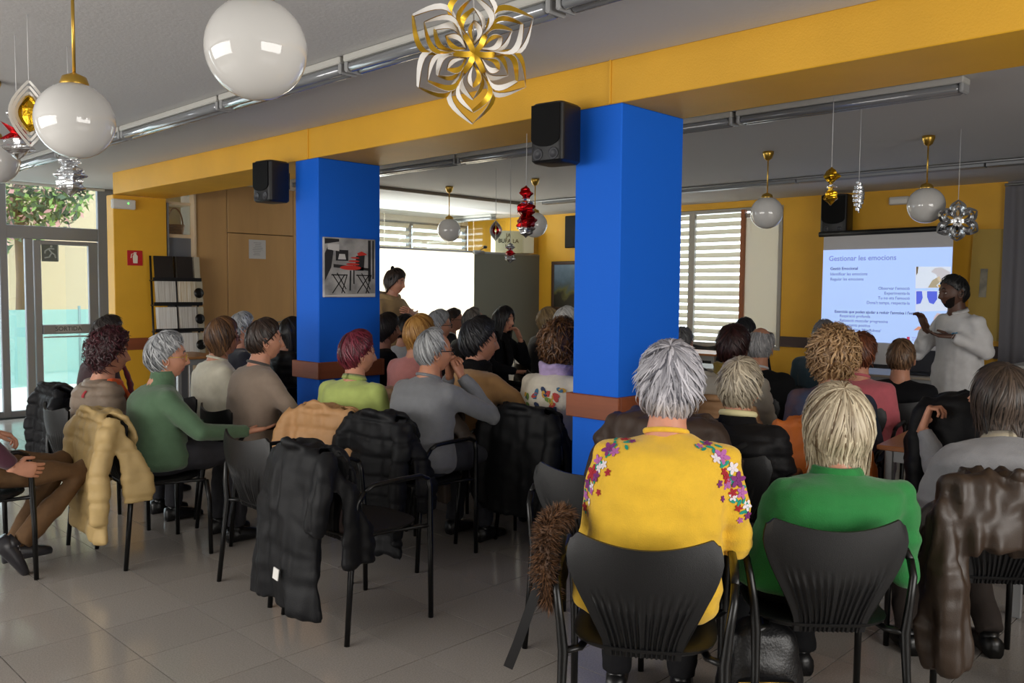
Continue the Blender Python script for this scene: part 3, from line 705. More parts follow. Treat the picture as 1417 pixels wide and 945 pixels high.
for k, s_ in enumerate(('Respiració profunda', 'Relaxació muscular progressiva', 'Pensaments positius', "Atenció plena 'Mindfulness'")): stext(s_, .042, 1162, 438.5+k*6.2, m_t2)
stext('Generalitat', .022, 1262, 468, EM('slide_logo', '9a7fb0', .5)); stext('de Catalunya', .022, 1262, 471, EM('slide_logo', '9a7fb0', .5))
def spoly(pts, col, st, ly):
    P = [W(a, b_) for a, b_ in pts]
    G().prism([(-p[1], p[2]) for p in P], .0003, (-.0022-.0004*ly, 0, 0), (0, -1, 0), (0, 0, 1)).obj('slide_image', EM('slide_'+col, col, st), sl, smooth=False)
spoly([(1267, 369), (1316, 369), (1316, 398), (1267, 399)], 'dbe6f6', .62, 0)
spoly([(1268, 369), (1271, 369), (1270, 378), (1268, 381)], '7a6a4a', .4, 1)
spoly([(1284, 398), (1290, 388), (1300, 382), (1303, 388), (1296, 395), (1299, 398)], 'b5a98d', .55, 1)
spoly([(1288, 376), (1294, 371), (1303, 370), (1311, 374), (1316, 377), (1312, 382), (1314, 391), (1306, 394), (1298, 388), (1296, 380)], 'c9c6cc', .6, 1)
spoly([(1298, 394), (1310, 393), (1316, 398), (1299, 398)], 'c8a050', .5, 2)
spoly([(1267, 402), (1316, 402), (1316, 430), (1267, 431)], 'd5e2f8', .62, 0)
spoly([(1268, 403), (1276, 403), (1277, 412), (1274, 420), (1268, 421)], '5a6ae6', .6, 1); spoly([(1283, 403), (1297, 403), (1297, 414), (1292, 421), (1286, 419), (1283, 411)], '5a6ae6', .6, 1); spoly([(1303, 403), (1316, 403), (1316, 424), (1306, 420), (1302, 411)], '6d7ae6', .6, 1)
spoly([(1292, 440), (1297, 433), (1303, 434), (1306, 442), (1300, 446), (1292, 445)], 'cdbdbb', .6, 1)
spoly([(1264, 457), (1271, 451.5), (1280, 453), (1284, 456.5)], 'd99a7c', .6, 1)
spoly([(1255, 466), (1259, 466), (1259, 471), (1255, 471)], 'd04a6a', .5, 1)
# pale sheet imitating a reflected sunlight patch on the wall right of the screen
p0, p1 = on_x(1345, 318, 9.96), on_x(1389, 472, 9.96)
ap = thing('sun_patch_panel', 'pale see-through panel against the yellow wall behind the presenter', 'panel', (9.955, (p0[1]+p1[1])/2, (p0[2]+p1[2])/2))
G().box((0, 0, 0), (.008, p0[1]-p1[1], p0[2]-p1[2]), R=rotx(.03)).obj('sheet', translucent_mat('pale_sun_patch', 'd8c070', .9, .45), ap, smooth=False)
G().box((-.006, .04, .02), (.004, .07, .30), R=rotx(.03)).obj('photo', M('patch_grey', '6e6a5e', .5, h2='98937f', vscale=9), ap, smooth=False)  # dark rectangle inside the imitated sunlight patch
rd = thing('radiator', 'white ribbed radiator low on the wall behind the presenter', 'radiator', (9.93, 3.2, .12))
for k in range(14): G().box((0, -.62+k*.09, .28), (.05, .075, .56), bev=.015).obj('rib', m_white, rd, smooth=False)
G().tube([(0, -.66, .05), (0, .62, .05)], .015, 8).tube([(0, -.66, .52), (0, .62, .52)], .015, 8).obj('pipe', m_white, rd)
# painting and television on the far wall
p0, p1 = on_x(766, 364, 9.98), on_x(812, 428, 9.98)
pa = thing('painting', 'dark framed landscape painting on the yellow wall left of the near column', 'painting', (9.97, (p0[1]+p1[1])/2, (p0[2]+p1[2])/2))
w_, h_ = p0[1]-p1[1], p0[2]-p1[2]
for c_, s_ in (((0, 0, h_/2), (.04, w_+.05, .05)), ((0, 0, -h_/2), (.04, w_+.05, .05)), ((0, w_/2, 0), (.04, .05, h_-.05)), ((0, -w_/2, 0), (.04, .05, h_-.05))): G().box(c_, s_, bev=.008).obj('frame_bar', M('frame_wood', '4a2f1c', .4), pa, smooth=False)
m_pt = bpy.data.materials.new('landscape_paint'); m_pt.use_nodes = True; nt = m_pt.node_tree; b = nt.nodes['Principled BSDF']
tc = nt.nodes.new('ShaderNodeTexCoord'); sx_ = nt.nodes.new('ShaderNodeSeparateXYZ'); nt.links.new(tc.outputs['Object'], sx_.inputs[0])
ns = nt.nodes.new('ShaderNodeTexNoise'); ns.inputs['Scale'].default_value = 6; nt.links.new(tc.outputs['Object'], ns.inputs['Vector'])
ma = nt.nodes.new('ShaderNodeMath'); ma.operation = 'MULTIPLY_ADD'; ma.inputs[1].default_value = .35; nt.links.new(ns.outputs[0], ma.inputs[0]); nt.links.new(sx_.outputs['Z'], ma.inputs[2])
rp = nt.nodes.new('ShaderNodeValToRGB'); nt.links.new(ma.outputs[0], rp.inputs[0]); nt.links.new(rp.outputs[0], b.inputs['Base Color'])
cr = rp.color_ramp; cr.elements[0].color = lin('2e2b22'); cr.elements[1].color = lin('7d95ad'); cr.elements[0].position = 0; cr.elements[1].position = .5
for p_, h__ in ((.08, '6b6a3a'), (.18, '50606a'), (.28, '5e7486')): e = cr.elements.new(p_); e.color = lin(h__)
G().box((.005, 0, 0), (.01, w_-.03, h_-.03)).obj('canvas', m_pt, pa, smooth=False)
p = on_x(800, 320, 9.9); tv = thing('television', 'black television bracketed high on the far yellow wall', 'television', (9.9, 8.30, 2.37))
G().box((0, 0, 0), (.07, .42, .48), bev=.01).obj('screen', M('tv_black', '0c0d10', .6), tv, smooth=False)
G().box((.06, 0, 0), (.07, .1, .1)).obj('bracket', m_dark, tv, smooth=False)
# things lying on top of the partition
p = on_y(723, 341, YB); bx = thing('poster_box', 'cream poster box with black lettering on top of the frosted partition', 'box', (p[0], YB+.22, 2.06))
G().box((0, 0, .17), (.62, .30, .34), R=rotz(-.55), bev=.006).obj('carton', M('cream_card', 'd5cfb4', .7), bx, smooth=False)
G().box((0, .0, -.75), (.5, .2, 1.5)).obj('stand_box', M('cream_card', 'd5cfb4'), bx, smooth=False)
Rb = rotz(-.55)
for k, s_ in enumerate(('JA', 'BUFA LA', '102')):
    o_ = Rb @ np.array([-.10, -.153, .24-k*.085]); text('lettering', s_, .085, o_, Rb @ np.array([1., 0, 0]), (0, 0, 1), M('letter_black', '1c1c1c', .7), bx, 'CENTER', .0004, .001)
p = on_y(672, 343, YB-.05); t = thing('desk_microphone', 'small black gooseneck microphone above the grey roller blind', 'microphone', (p[0]-.02, YB-.0, 2.054))
G().tube([(-.07, 0, .0), (-.03, 0, .02), (.03, 0, .05)], .006, 6).obj('neck', m_dark, t); G().ell((.06, 0, .065), (.04, .022, .025), 10, 8).obj('head', m_dark, t)
G().box((-.07, 0, .004), (.05, .04, .008)).obj('base', m_dark, t, smooth=False)
# ------------------------------------------------------------------ chairs
m_shell = M('chair_plastic', '121316', .45, bump=.25, bscale=500, spec=.45)
m_leg = M('chair_tube', '0e0f11', .32, .2)
def chair_parts(t, arms=True):
    nu, nv = 65, 15
    u = np.linspace(-1, 1, nu); v = np.linspace(0, 1, nv); U, Vv = np.meshgrid(u, v, indexing='ij')
    hw = .112+(.228-.112)*smooth01(Vv, 0.02, .92)**.9
    hw = hw*(1-.05*smooth01(Vv, .88, 1.))
    Y = U*hw; top = .385-.038*(1-U**2)-.028*smooth01(np.abs(U), .88, 1.)
    Z = .415+top*Vv
    X = -.175-.085*Vv+.02*np.sin(Vv*np.pi)*-1+.055*U**2*Vv
    rib = .0035*np.sign(np.sin(U*15*np.pi))*((Vv < .52) & (np.abs(U) < .82) & (np.abs(U) > .04))
    bk = np.stack([X-.006-rib, Y, Z], -1); fr = np.stack([X+.006-rib*.3, Y, Z], -1)
    A = np.concatenate([bk, fr[:, ::-1]], 1)
    g = G().grid(A, cv=True); g.F.append(list(range(nv*2))); g.MI.append(0); g.F.append([nv*2*(nu-1)+i for i in range(nv*2)][::-1]); g.MI.append(0)
    g.obj('backrest', m_shell, t, auto=50)
    g = G(); n = 28
    zz = [.425, .437, .446, .449, .446]; sc_ = [.9, .985, 1, .97, .80]
    g.rings([(.015, 0, z) for z in zz], [.215*s_ for s_ in sc_], [.222*s_ for s_ in sc_], n, ex=3.2)
    g.obj('seat', m_shell, t, auto=60)
    for s_ in (-1, 1):
        if not arms:
            G().tube([(-.235, s_*.25, 0), (-.205, s_*.238, .3), (-.19, s_*.225, .42)], [.012, .0135, .0145], 10).obj('leg', m_leg, t)
            G().tube([(.225, s_*.25, 0), (.222, s_*.245, .3), (.21, s_*.225, .42)], [.012, .013, .0145], 10).obj('leg', m_leg, t)
            G().tube([(-.19, s_*.225, .42), (-.15, s_*.19, .418), (.0, s_*.16, .417), (.15, s_*.19, .418), (.21, s_*.225, .42)], [.015, .014, .012, .014, .015], 8, flat=.7).obj('side_rail', m_leg, t)
            continue
        G().tube([(-.235, s_*.25, 0), (-.205, s_*.238, .3), (-.19, s_*.236, .42), (-.195, s_*.246, .52), (-.185, s_*.258, .60), (-.15, s_*.262, .645)], [.012, .0135, .0165, .0135, .0125, .0125], 10).obj('leg', m_leg, t)
        G().tube([(.225, s_*.25, 0), (.222, s_*.25, .3), (.216, s_*.252, .43), (.208, s_*.26, .60), (.195, s_*.262, .648)], [.012, .013, .015, .0125, .0125], 10).obj('leg', m_leg, t)
        G().tube([(-.15, s_*.262, .645), (-.11, s_*.263, .664), (0, s_*.265, .668), (.15, s_*.264, .668), (.195, s_*.262, .648)], [.0125, .0135, .014, .0135, .0125], 10, flat=.8).obj('armrest', m_leg, t)
        G().tube([(-.19, s_*.236, .42), (-.15, s_*.19, .418), (.0, s_*.16, .417), (.15, s_*.19, .418), (.216, s_*.252, .43)], [.015, .014, .012, .014, .015], 8, flat=.7).obj('side_rail', m_leg, t)
CHAIRS = {}
def chair(x, y, hd, label, arms=True):
    if arms not in CHAIRS:
        c = CHAIRS[arms] = thing('chair', label, 'chair', (x, y, 0), hd, 'black stacking chairs of the audience'); chair_parts(c, arms); return c
    c = copy_tree(CHAIRS[arms]); c.location = (x, y, 0); c.rotation_euler = (0, 0, hd); c['label'] = label
    return c
# ------------------------------------------------------------------ tables
m_top = M('table_wood', 'c07a48', .3, var=.06, vscale=4, stretch=(1, .2, 1))
m_tleg = M('table_leg', 'a4a6a8', .4, .5)
def table(c, L, Wd, rz, label, top=m_top, h=.74):
    t = thing('table', label, 'table', (c[0], c[1], 0), rz)
    G().box((0, 0, h-.0125), (L, Wd, .025), bev=.004).obj('tabletop', top, t, smooth=False)
    G().box((0, Wd/2-.04, h-.055), (L-.12, .02, .06)).box((0, -Wd/2+.04, h-.055), (L-.12, .02, .06)).box((L/2-.05, 0, h-.055), (.02, Wd-.1, .06)).box((-L/2+.05, 0, h-.055), (.02, Wd-.1, .06)).obj('apron', m_tleg, t, smooth=False)
    for a in (-1, 1):
        for b_ in (-1, 1): G().box((a*(L/2-.05), b_*(Wd/2-.05), (h-.025)/2), (.04, .04, h-.025), bev=.004).obj('leg', m_tleg, t, smooth=False)
    return t
table((4.95, 1.37), 1.2, .68, .10, 'wooden table with grey legs beside the woman in the pink knit')
table((9.35, 6.0), .6, 1.2, 0, 'wooden table below the slatted window with a black chair behind it')
table((8.4, 2.95), .7, 1.5, .1, 'wooden desk with a laptop in front of the projection screen', M('desk_top', 'a89c8c', .4))
table((8.9, 1.55), .6, 1.2, 0, 'low white side table at the grey curtain with a white cloth on it', M('white_top', 'c9c9c6', .4), h=.86)
table((7.6, 4.5), .5, .9, .0, 'small pale table left of the projection screen', M('pale_top', 'b8b0a4', .4))
table((3.95, 8.55), .5, .7, 0, 'wooden counter table before the brochure rack', M('counter_top', 'a57444', .4), h=.80)
lp = thing('laptop', 'open dark laptop on the desk under the projection screen', 'laptop', (8.35, 2.85, .741), .1)
G().box((-.02, 0, .009), (.24, .34, .016), bev=.004).obj('base', M('laptop_grey', '3d4048', .3, .5), lp, smooth=False)
G().box((.135, 0, .115), (.008, .34, .21), R=roty(.25), bev=.003).obj('lid', M('laptop_grey', '3d4048'), lp, smooth=False)
pp = thing('paper_sheets', 'pale sheets of paper on the desk beside the laptop', 'paper', (8.3, 2.5, .741), .3)
G().box((0, 0, .004), (.21, .30, .007)).obj('sheet', M('paper_blue', 'c5cfdf', .7), pp, smooth=False)
g = G(); 
for k in range(7): g.ell((.03*math.sin(k*2.1), -.25+.085*k, .03+.012*math.sin(k*1.7)), (.10, .09, .035+.015*math.cos(k*3)), 14, 8)
V, N, F = remesh(g, .012, 3); V += N*(vnoise(V*22, 3)*.018)[:, None]; V[:, 2] = np.maximum(V[:, 2], .004)
cl = thing('white_cloth', 'crumpled white cloth on the side table at the right edge', 'cloth', (8.75, 1.60, .86)); G().add(V, F).obj('folds', M('cloth_white', 'd0d0d2', .9), cl)
# ------------------------------------------------------------------ brochure rack
rk = thing('brochure_rack', 'black tubular brochure rack between the yellow pillar and the wood panelling', 'rack', (4.02, 8.92, 0))
m_rack = M('rack_black', '1b1b1d', .45)
XS = (-.20, .055, .30)
for x in XS: G().tube([(x, .0, 0), (x, .12, 1.82)], .012, 8).obj('post', m_rack, rk)
G().tube([(XS[0], 0, .05), (XS[2], 0, .05)], .01, 8).tube([(XS[0], 0, .05), (XS[0], .17, .0)], .01, 8).tube([(XS[2], 0, .05), (XS[2], .17, 0)], .01, 8).obj('foot_rail', m_rack, rk)
rows = (1.76, 1.50, 1.22, .94)
for z in rows:
    y = .12*z/1.82
    G().box((.05, y-.045, z-.20), (.53, .09, .012)).box((.05, y-.09, z-.185), (.53, .008, .035)).obj('shelf', m_rack, rk, smooth=False)
cols = [('c8b48c', 'e8e2d4'), ('d9d2c4', 'f0ece4'), ('d9d6cf', 'efefec'), ('b9b4aa', 'dcdad4')]
k = 0
for ri, z in enumerate(rows):
    for ci, (xa, wd) in enumerate(((-.085, .20), (.155, .19), (.275, .08))):
        zz = z-.19; y0 = .12*z/1.82-.05
        b_ = thing('brochure', ('dark poster leaflet' if ri == 0 else 'black record-printed leaflet' if ci == 2 else 'stack of pale brochures')+' on the '+['top', 'second', 'third', 'lowest'][ri]+' shelf of the rack, '+['left', 'middle', 'right'][ci], 'brochure', (4.02+xa, 8.92+y0, zz), 0, 'brochures on the rack')
        if ri == 0: mm = M('leaflet_dark', '2c2622', .3)
        else: mm = M('brochure_%d' % (k % 4), cols[k % 4][0], .6, h2=cols[k % 4][1], vscale=18, stretch=(6, 1, .15))
        n_ = 1 if ri == 0 else 3
        for q in range(n_):
            G().box((0.006*q, -.012*q, .125), (wd, .008, .25), R=rotx(-.10)).obj('leaflet', mm if ci < 2 else M('leaflet_cream', 'b8b09a', .5), b_, smooth=False)
        if ci == 2 and ri: G().lathe([(.055, 0), (.055, .003), (.015, .003)], (0, -.006-.012*n_, .12), 20, R=rotx(math.pi/2-.1)).obj('disc_print', M('disc_black', '131313', .35), b_)
        k += 1
# ------------------------------------------------------------------ heads, hair, hands
def head_surf(d, feat=True):
    d = np.asarray(d); x, y, z = d[..., 0], d[..., 1], d[..., 2]
    P = d*np.array([.099, .077, .119])
    t = np.clip(-z, 0, 1)
    P[..., 1] = P[..., 1]*(1-.30*t**1.7)
    fr = smooth01(x, .0, .35)
    P[..., 0] = np.where(x > 0, P[..., 0]*(1-.10*t**2), P[..., 0]*(1-.42*smooth01(t, .15, .95)))
    if not feat: return P
    Y, Z = P[..., 1], P[..., 2]
    h = .027*gauss(Y, .0105)*np.clip((.016-Z)/.050, 0, 1)*(1/(1+np.exp(-(Z+.042)/.0025)))
    h = h+.008*gauss(np.abs(Y)-.0125, .0065)*gauss(Z+.036, .007)
    h = h-.011*gauss(np.abs(Y)-.032, .014)*gauss(Z-.003, .011)+.005*gauss(np.abs(Y)-.028, .022)*gauss(Z-.022, .007)
    h = h+.005*gauss(np.abs(Y)-.044, .018)*gauss(Z+.028, .018)
    h = h+.008*gauss(Y, .022)*gauss(Z+.062, .0055)+.0085*gauss(Y, .019)*gauss(Z+.073, .0055)-.005*gauss(Y, .024)*gauss(Z+.0675, .0022)
    h = h+.010*gauss(Y, .020)*gauss(Z+.098, .013)
    P[..., 0] = P[..., 0]+h*fr
    return P
def make_head(g, xf, res=1.0):
    """skin 0, eye white 1, iris 2, lips 3, brow/hair 4; xf maps head space to the person's space"""
    na, ne = int(60*res), int(46*res)
    th = np.linspace(-np.pi, np.pi, na, endpoint=False); th = th-.5*np.sin(th)
    ph = np.linspace(.03, np.pi-.03, ne)
    D = np.stack([np.sin(ph)[:, None]*np.cos(th), np.sin(ph)[:, None]*np.sin(th), -np.cos(ph)[:, None]*np.ones(na)], -1)
    P = head_surf(D)
    h = G().grid(P, cv=True, capu=True)
    F = h.F; V = h.V[0]; MI = []
    for f in F:
        c = V[list(f)].mean(0)
        MI.append(3 if (c[0] > .06 and abs(c[1]) < .021 and -.078 < c[2] < -.058) else 0)
    h.MI = MI
    for s in (-1, 1):
        e = head_surf(unit([.075, s*.031, .003])[None])[0]
        h.ell((e[0]-.007, s*.031, .003), .0115, 12, 9, m=1)
        h.ell((e[0]-.0012, s*.031, .003), (.0062, .0060, .0062), 10, 7, m=2)
        lid = [(e[0]-.0055+.0125*math.cos(a)*.9, s*.031+.0125*math.sin(a), .003+.006*math.cos(a)) for a in np.linspace(-1.2, 1.2, 7)]
        h.tube(lid, .003, 6)
        bw = [head_surf(unit([.08, s*yy, zz])[None])[0]+np.array([.001, 0, 0]) for yy, zz in ((.014, .024), (.028, .029), (.044, .025), (.052, .018))]
        h.tube(bw, [.003, .0038, .003, .0015], 6, m=4)
        # ear
        q = np.linspace(0, 2*np.pi, 18, endpoint=False)
        rim = [(-.006+.015*math.cos(a)-.004*math.sin(a), s*(.079+.007*(1-math.cos(a))*.6), -.008+.030*math.sin(a)) for a in q]
        h.tube(rim, .0048, 6, closed=True)
        h.ell((-.007, s*.078, -.008), (.012, .006, .026), 10, 7)
        h.ell((-.004, s*.081, -.036), (.007, .005, .008), 8, 6)
    h.xf(xf[0], xf[1])
    for V_ in [np.vstack(h.V)]: g.add(V_, h.F, h.MI)
TILT = math.radians(20)
def hair_paths(a, s, st, bump=None, off=0.):
    """positions on the hair surface: a azimuths (N), s 0..1 (N,M) -> (N,M,3)"""
    A = np.abs(np.degrees((a+np.pi) % (2*np.pi)-np.pi))
    knots = [0, 45, 72, 100, 140, 180]
    pm = np.radians(np.interp(A, knots, st['phi'])); p0 = np.radians(np.interp(A, knots, st.get('phi0', [0]*6)))
    dr = np.interp(A, knots, st.get('drop', [0]*6))
    arc = .108
    Lt = (pm-p0)*arc+dr
    dist = s*Lt[:, None]; ph = np.minimum(p0[:, None]+dist/arc, pm[:, None]); ext = np.maximum(0, dist-((pm-p0)*arc)[:, None])
    ca, sa = np.cos(a)[:, None], np.sin(a)[:, None]
    dx_, dy_, dz_ = np.sin(ph)*ca, np.sin(ph)*sa, np.cos(ph)
    c, s_ = math.cos(TILT), math.sin(TILT)
    D = np.stack([dx_*c-dz_*s_, dy_, dx_*s_+dz_*c], -1)
    P = head_surf(D, False); Nn = D/np.array([.099, .077, .119]); Nn /= np.linalg.norm(Nn, axis=-1, keepdims=True)
    T = st.get('t', .018)*(.75+.25*np.sin(np.clip(s, 0, 1)*np.pi))*(1-.55*smooth01(s, .8, 1.0)*(dr[:, None] < .01))
    top = 1+st.get('vol', .25)*np.clip(D[..., 2], 0, 1)
    T = T*top+off
    if bump is not None: T = T+bump
    P = P+Nn*T[..., None]
    k = st.get('curl_in', 1.2)
    P[..., 2] -= ext
    P[..., :2] *= (1-k*ext+st.get('flip', 0)*ext**2)[..., None]
    return P, Nn
STY = {
    'short': dict(phi=[66, 75, 86, 93, 122, 132], mess=.8, t=.019, vol=.35, len=(.30, .55)),
    'crop': dict(phi=[68, 75, 84, 90, 120, 132], mess=.5, t=.012, vol=.25, len=(.18, .32)),
    'pixie': dict(phi=[64, 74, 85, 93, 124, 134], t=.024, vol=.45, len=(.22, .45), mess=1.),
    'bob': dict(phi=[70, 86, 98, 102, 104, 104], drop=[0, .0, .05, .075, .075, .07], t=.025, vol=.3, len=(.5, .9), curl_in=1.0),
    'earbob': dict(phi=[78, 86, 96, 100, 104, 104], drop=[0, .0, .02, .03, .045, .045], t=.024, vol=.35, len=(.4, .8), curl_in=2.0),
    'layered': dict(phi=[72, 88, 98, 102, 104, 104], drop=[0, .02, .07, .10, .12, .125], t=.030, vol=.3, len=(.35, .75), curl_in=.5, flip=3, mess=.9),
    'long': dict(phi=[72, 86, 98, 102, 104, 104], drop=[0, .06, .16, .2, .2, .2], t=.02, vol=.2, len=(.6, 1.), curl_in=.6),
    'curly': dict(phi=[70, 84, 98, 104, 112, 118], drop=[0, 0, .01, .02, .02, .02], t=.040, vol=.35, len=(.16, .34), curl=.013, mess=1.2),
    'bald': dict(phi=[66, 78, 90, 95, 114, 120], phi0=[64, 62, 55, 40, 26, 20], t=.011, vol=.1, len=(.4, .8)),
    'receding': dict(phi=[38, 54, 88, 96, 122, 132], t=.016, vol=.2, len=(.4, .8)),
}
def make_hair(xf, style, n, rng, wid=.010, seg=6):
    st = STY[style]; g = G()
    N, Mm = 72, 18
    a = np.linspace(-np.pi, np.pi, N, endpoint=False); s = np.linspace(0.0, 1, Mm)
    S = np.broadcast_to(s, (N, Mm))
    nz = vnoise(np.stack([np.cos(a)[:, None]*9+S*2, np.sin(a)[:, None]*9+0*S, S*3], -1).reshape(-1, 3), 7).reshape(N, Mm)
    big = vnoise(np.stack([np.cos(a)[:, None]*2.6+0*S, np.sin(a)[:, None]*2.6+0*S, S*4+st['t']*90], -1).reshape(-1, 3), 3).reshape(N, Mm)
    P, Nn = hair_paths(a, S, st, bump=.003*nz+.009*big)
    P2, _ = hair_paths(a, np.ones((N, 1)), st); inner = P2[:, 0]*np.array([.86, .86, 1])+np.array([0, 0, .004])
    A = np.concatenate([P, inner[:, None]], 1)
    tone = np.concatenate([np.clip(.36+.35*nz, 0, 1), np.full((N, 1), .2)], 1)
    g.grid(A.transpose(1, 0, 2), cv=True, tone=tone.T.reshape(-1))
    if n:
        aa = rng.uniform(-np.pi, np.pi, n); l0, l1 = st['len']
        ln = rng.uniform(l0, l1, n); s0 = rng.uniform(0, 1, n)**.8*(1.04-ln*.6)-.02; s0 = np.clip(s0, 0, .95); s1 = np.minimum(s0+ln, 1.03)
        S = s0[:, None]+(s1-s0)[:, None]*np.linspace(0, 1, seg)
        bump = .0015+rng.uniform(-.0015, .004, n)[:, None]+st.get('t')*.12*np.linspace(0, 1, seg)*rng.uniform(-.8, 1.4+2.2*st.get('mess', .5), n)[:, None]*np.linspace(.3, 1, seg)
        ms = st.get('mess', .65); drift = rng.normal(0, .10+.24*ms, n)[:, None]*np.linspace(0, 1, seg)**1.3
        P, Nn = hair_paths(aa, S, st, bump=bump)
        # sideways drift about the vertical
        c, s_ = np.cos(drift), np.sin(drift); X, Y = P[..., 0].copy(), P[..., 1].copy(); P[..., 0] = X*c-Y*s_; P[..., 1] = X*s_+Y*c
        if 'curl' in st:
            ang = np.linspace(0, 1, seg)*rng.uniform(5, 11, n)[:, None]+rng.uniform(0, 6, n)[:, None]
            T = np.gradient(P, axis=1); T /= np.maximum(1e-6, np.linalg.norm(T, axis=-1, keepdims=True)); B = np.cross(T, Nn)
            r = st['curl']*rng.uniform(.5, 1.3, n)[:, None]
            P = P+(Nn*np.cos(ang)[..., None]+B*np.sin(ang)[..., None])*r[..., None]+Nn*.004
        T = np.gradient(P, axis=1); T /= np.maximum(1e-6, np.linalg.norm(T, axis=-1, keepdims=True)); B = np.cross(T, Nn)
        w = wid*np.sin(np.pi*np.clip(np.linspace(.12, 1.0, seg), 0, .985))**.6*rng.uniform(.6, 1.2, n)[:, None]
        A = np.stack([P-B*w[..., None]*.5, P+Nn*w[..., None]*.28, P+B*w[..., None]*.5], 2)   # n,seg,3,3
        tn = np.clip(rng.normal(.52, .30, n), 0, 1)
        idx = np.arange(n*seg*3).reshape(n, seg, 3)
        F = np.stack([idx[:, :-1, :-1], idx[:, :-1, 1:], idx[:, 1:, 1:], idx[:, 1:, :-1]], -1).reshape(-1, 4)
        g.add(A.reshape(-1, 3), F, 0, np.repeat(tn, seg*3))
    g.xf(*xf)
    return g
def hand(g, wr, fd, pn, side, curl=(.5, .5, .4), sc=1., spread=.1, thumb=.5, m=0):
    """wr wrist point, fd finger direction, pn palm normal (palm faces pn), side +1 when the thumb lies along cross(fd,pn)"""
    fd = unit(fd); pn = unit(np.array(pn)-fd*(np.array(pn) @ fd)); th = np.cross(fd, pn)*side
    wr = np.array(wr, float)
    L = .095*sc
    g.rings([wr-fd*.03*sc, wr, wr+fd*L*.35, wr+fd*L*.75, wr+fd*L, wr+fd*(L+.008*sc)], np.array([.026, .027, .036, .041, .040, .034])*sc, np.array([.019, .018, .016, .0145, .013, .009])*sc, 14, m, 2.6, th, pn)
    Ls = np.array([.044, .027, .021])
    for i, f in enumerate((.92, 1.04, .98, .78)):
        o = wr+fd*L*.96+th*(.0285-.019*i)*sc
        d = unit(fd+th*spread*(1.5-i)*.5); p = o; pts = [o-fd*.018*sc]; ang = 0
        pts.append(p.copy())
        for k in range(3):
            ang += curl[k]*(1+.06*i); dd = d*math.cos(ang)+pn*math.sin(ang); p = p+dd*Ls[k]*f*sc; pts.append(p.copy())
        g.tube(pts, np.array([.0095, .0095, .0088, .008, .0062])*sc*(.88 if i == 3 else 1), 8, m)
    o = wr+fd*L*.22+th*.026*sc; d1 = unit(th*.8+fd*.65+pn*(.25+.4*thumb)); d2 = unit(fd*.9+th*.3*(1-thumb)+pn*.5*thumb)
    g.tube([o-th*.014*sc, o, o+d1*.036*sc, o+d1*.036*sc+d2*.030*sc, o+d1*.036*sc+d2*.054*sc], np.array([.013, .0135, .0115, .010, .0065])*sc, 8, m)
# ------------------------------------------------------------------ clothing
def disp(V, N, amp=.006, f=11, seed=0, quilt=0., pitch=.085, vfold=0.):
    h = vnoise(V*f, seed)*amp+vnoise(V*f*2.3, seed+3)*amp*.45+vnoise(V*np.array([7, 7, 24.])+vnoise(V*4, seed+6)[:, None]*1.5, seed+4)*amp*.8
    if quilt:
        z = V[:, 2]+.010*vnoise(V*6, seed+5)+.25*np.abs(V[:, 1])*0; q = np.abs(((z/pitch) % 1)-.5)*2   # 1 at seam
        h = h-quilt*np.exp(-((1-q)/.20)**2)+quilt*.3+vnoise(V*np.array([34, 34, 9.]), seed+8)*quilt*.22
    if vfold: h = h+vfold*vnoise(V*np.array([26, 26, 3.5]), seed+9)
    return V+N*h[:, None]
SPL_T = np.array([-.16, -.08, .04, .2, .38, .56, .72, .84, .91, .96, 1.0])
SPL_W = np.array([.15, .186, .192, .178, .168, .174, .184, .186, .160, .105, .062])
SPL_D = np.array([.12, .148, .148, .132, .124, .126, .124, .110, .090, .068, .056])
def torso(g, pel, nk, girth, shoulder, scale=1., t0=-.16, bulge=.02, hunch=.0, n=22, mul=1.):
    pel, nk = np.array(pel), np.array(nk); ax = unit(nk-pel); fx = unit(np.array([1, 0, 0])-ax*ax[0])
    sel = SPL_T >= t0-1e-6; T = SPL_T[sel]
    g1 = np.interp(T, [0, .5, .75, 1], [girth, girth, (girth+1)/2, 1.]); sh = np.interp(T, [0, .5, .75, .9, 1], [1, 1, shoulder, shoulder, 1])
    cs = [pel+(nk-pel)*t-fx*(bulge*math.sin(math.pi*np.clip(t, 0, 1))+hunch*gauss(t-.8, .25)) for t in T]
    g.rings(cs, SPL_D[sel]*g1*scale*mul, SPL_W[sel]*g1*sh*scale, n, 0, 2.3, fx, (0, 1, 0))
def limb(g, pts, rs, n=12, m=0): g.tube(pts, rs, n, m); [g.ell(p, r*.99, 12, 8, m=m) for p, r in zip(pts[1:-1], rs[1:-1])]
PEOPLE_RNG = np.random.default_rng(11)
m_eye = M('eye_white', 'b3aca2', .3); m_iris = M('iris', '2e2118', .25)
def skin_mat(h): return M('skin_'+h, h, .5, var=.06, vscale=25)
def lip_mat(h): return M('lips_'+h, h, .45)
SHOE = {}
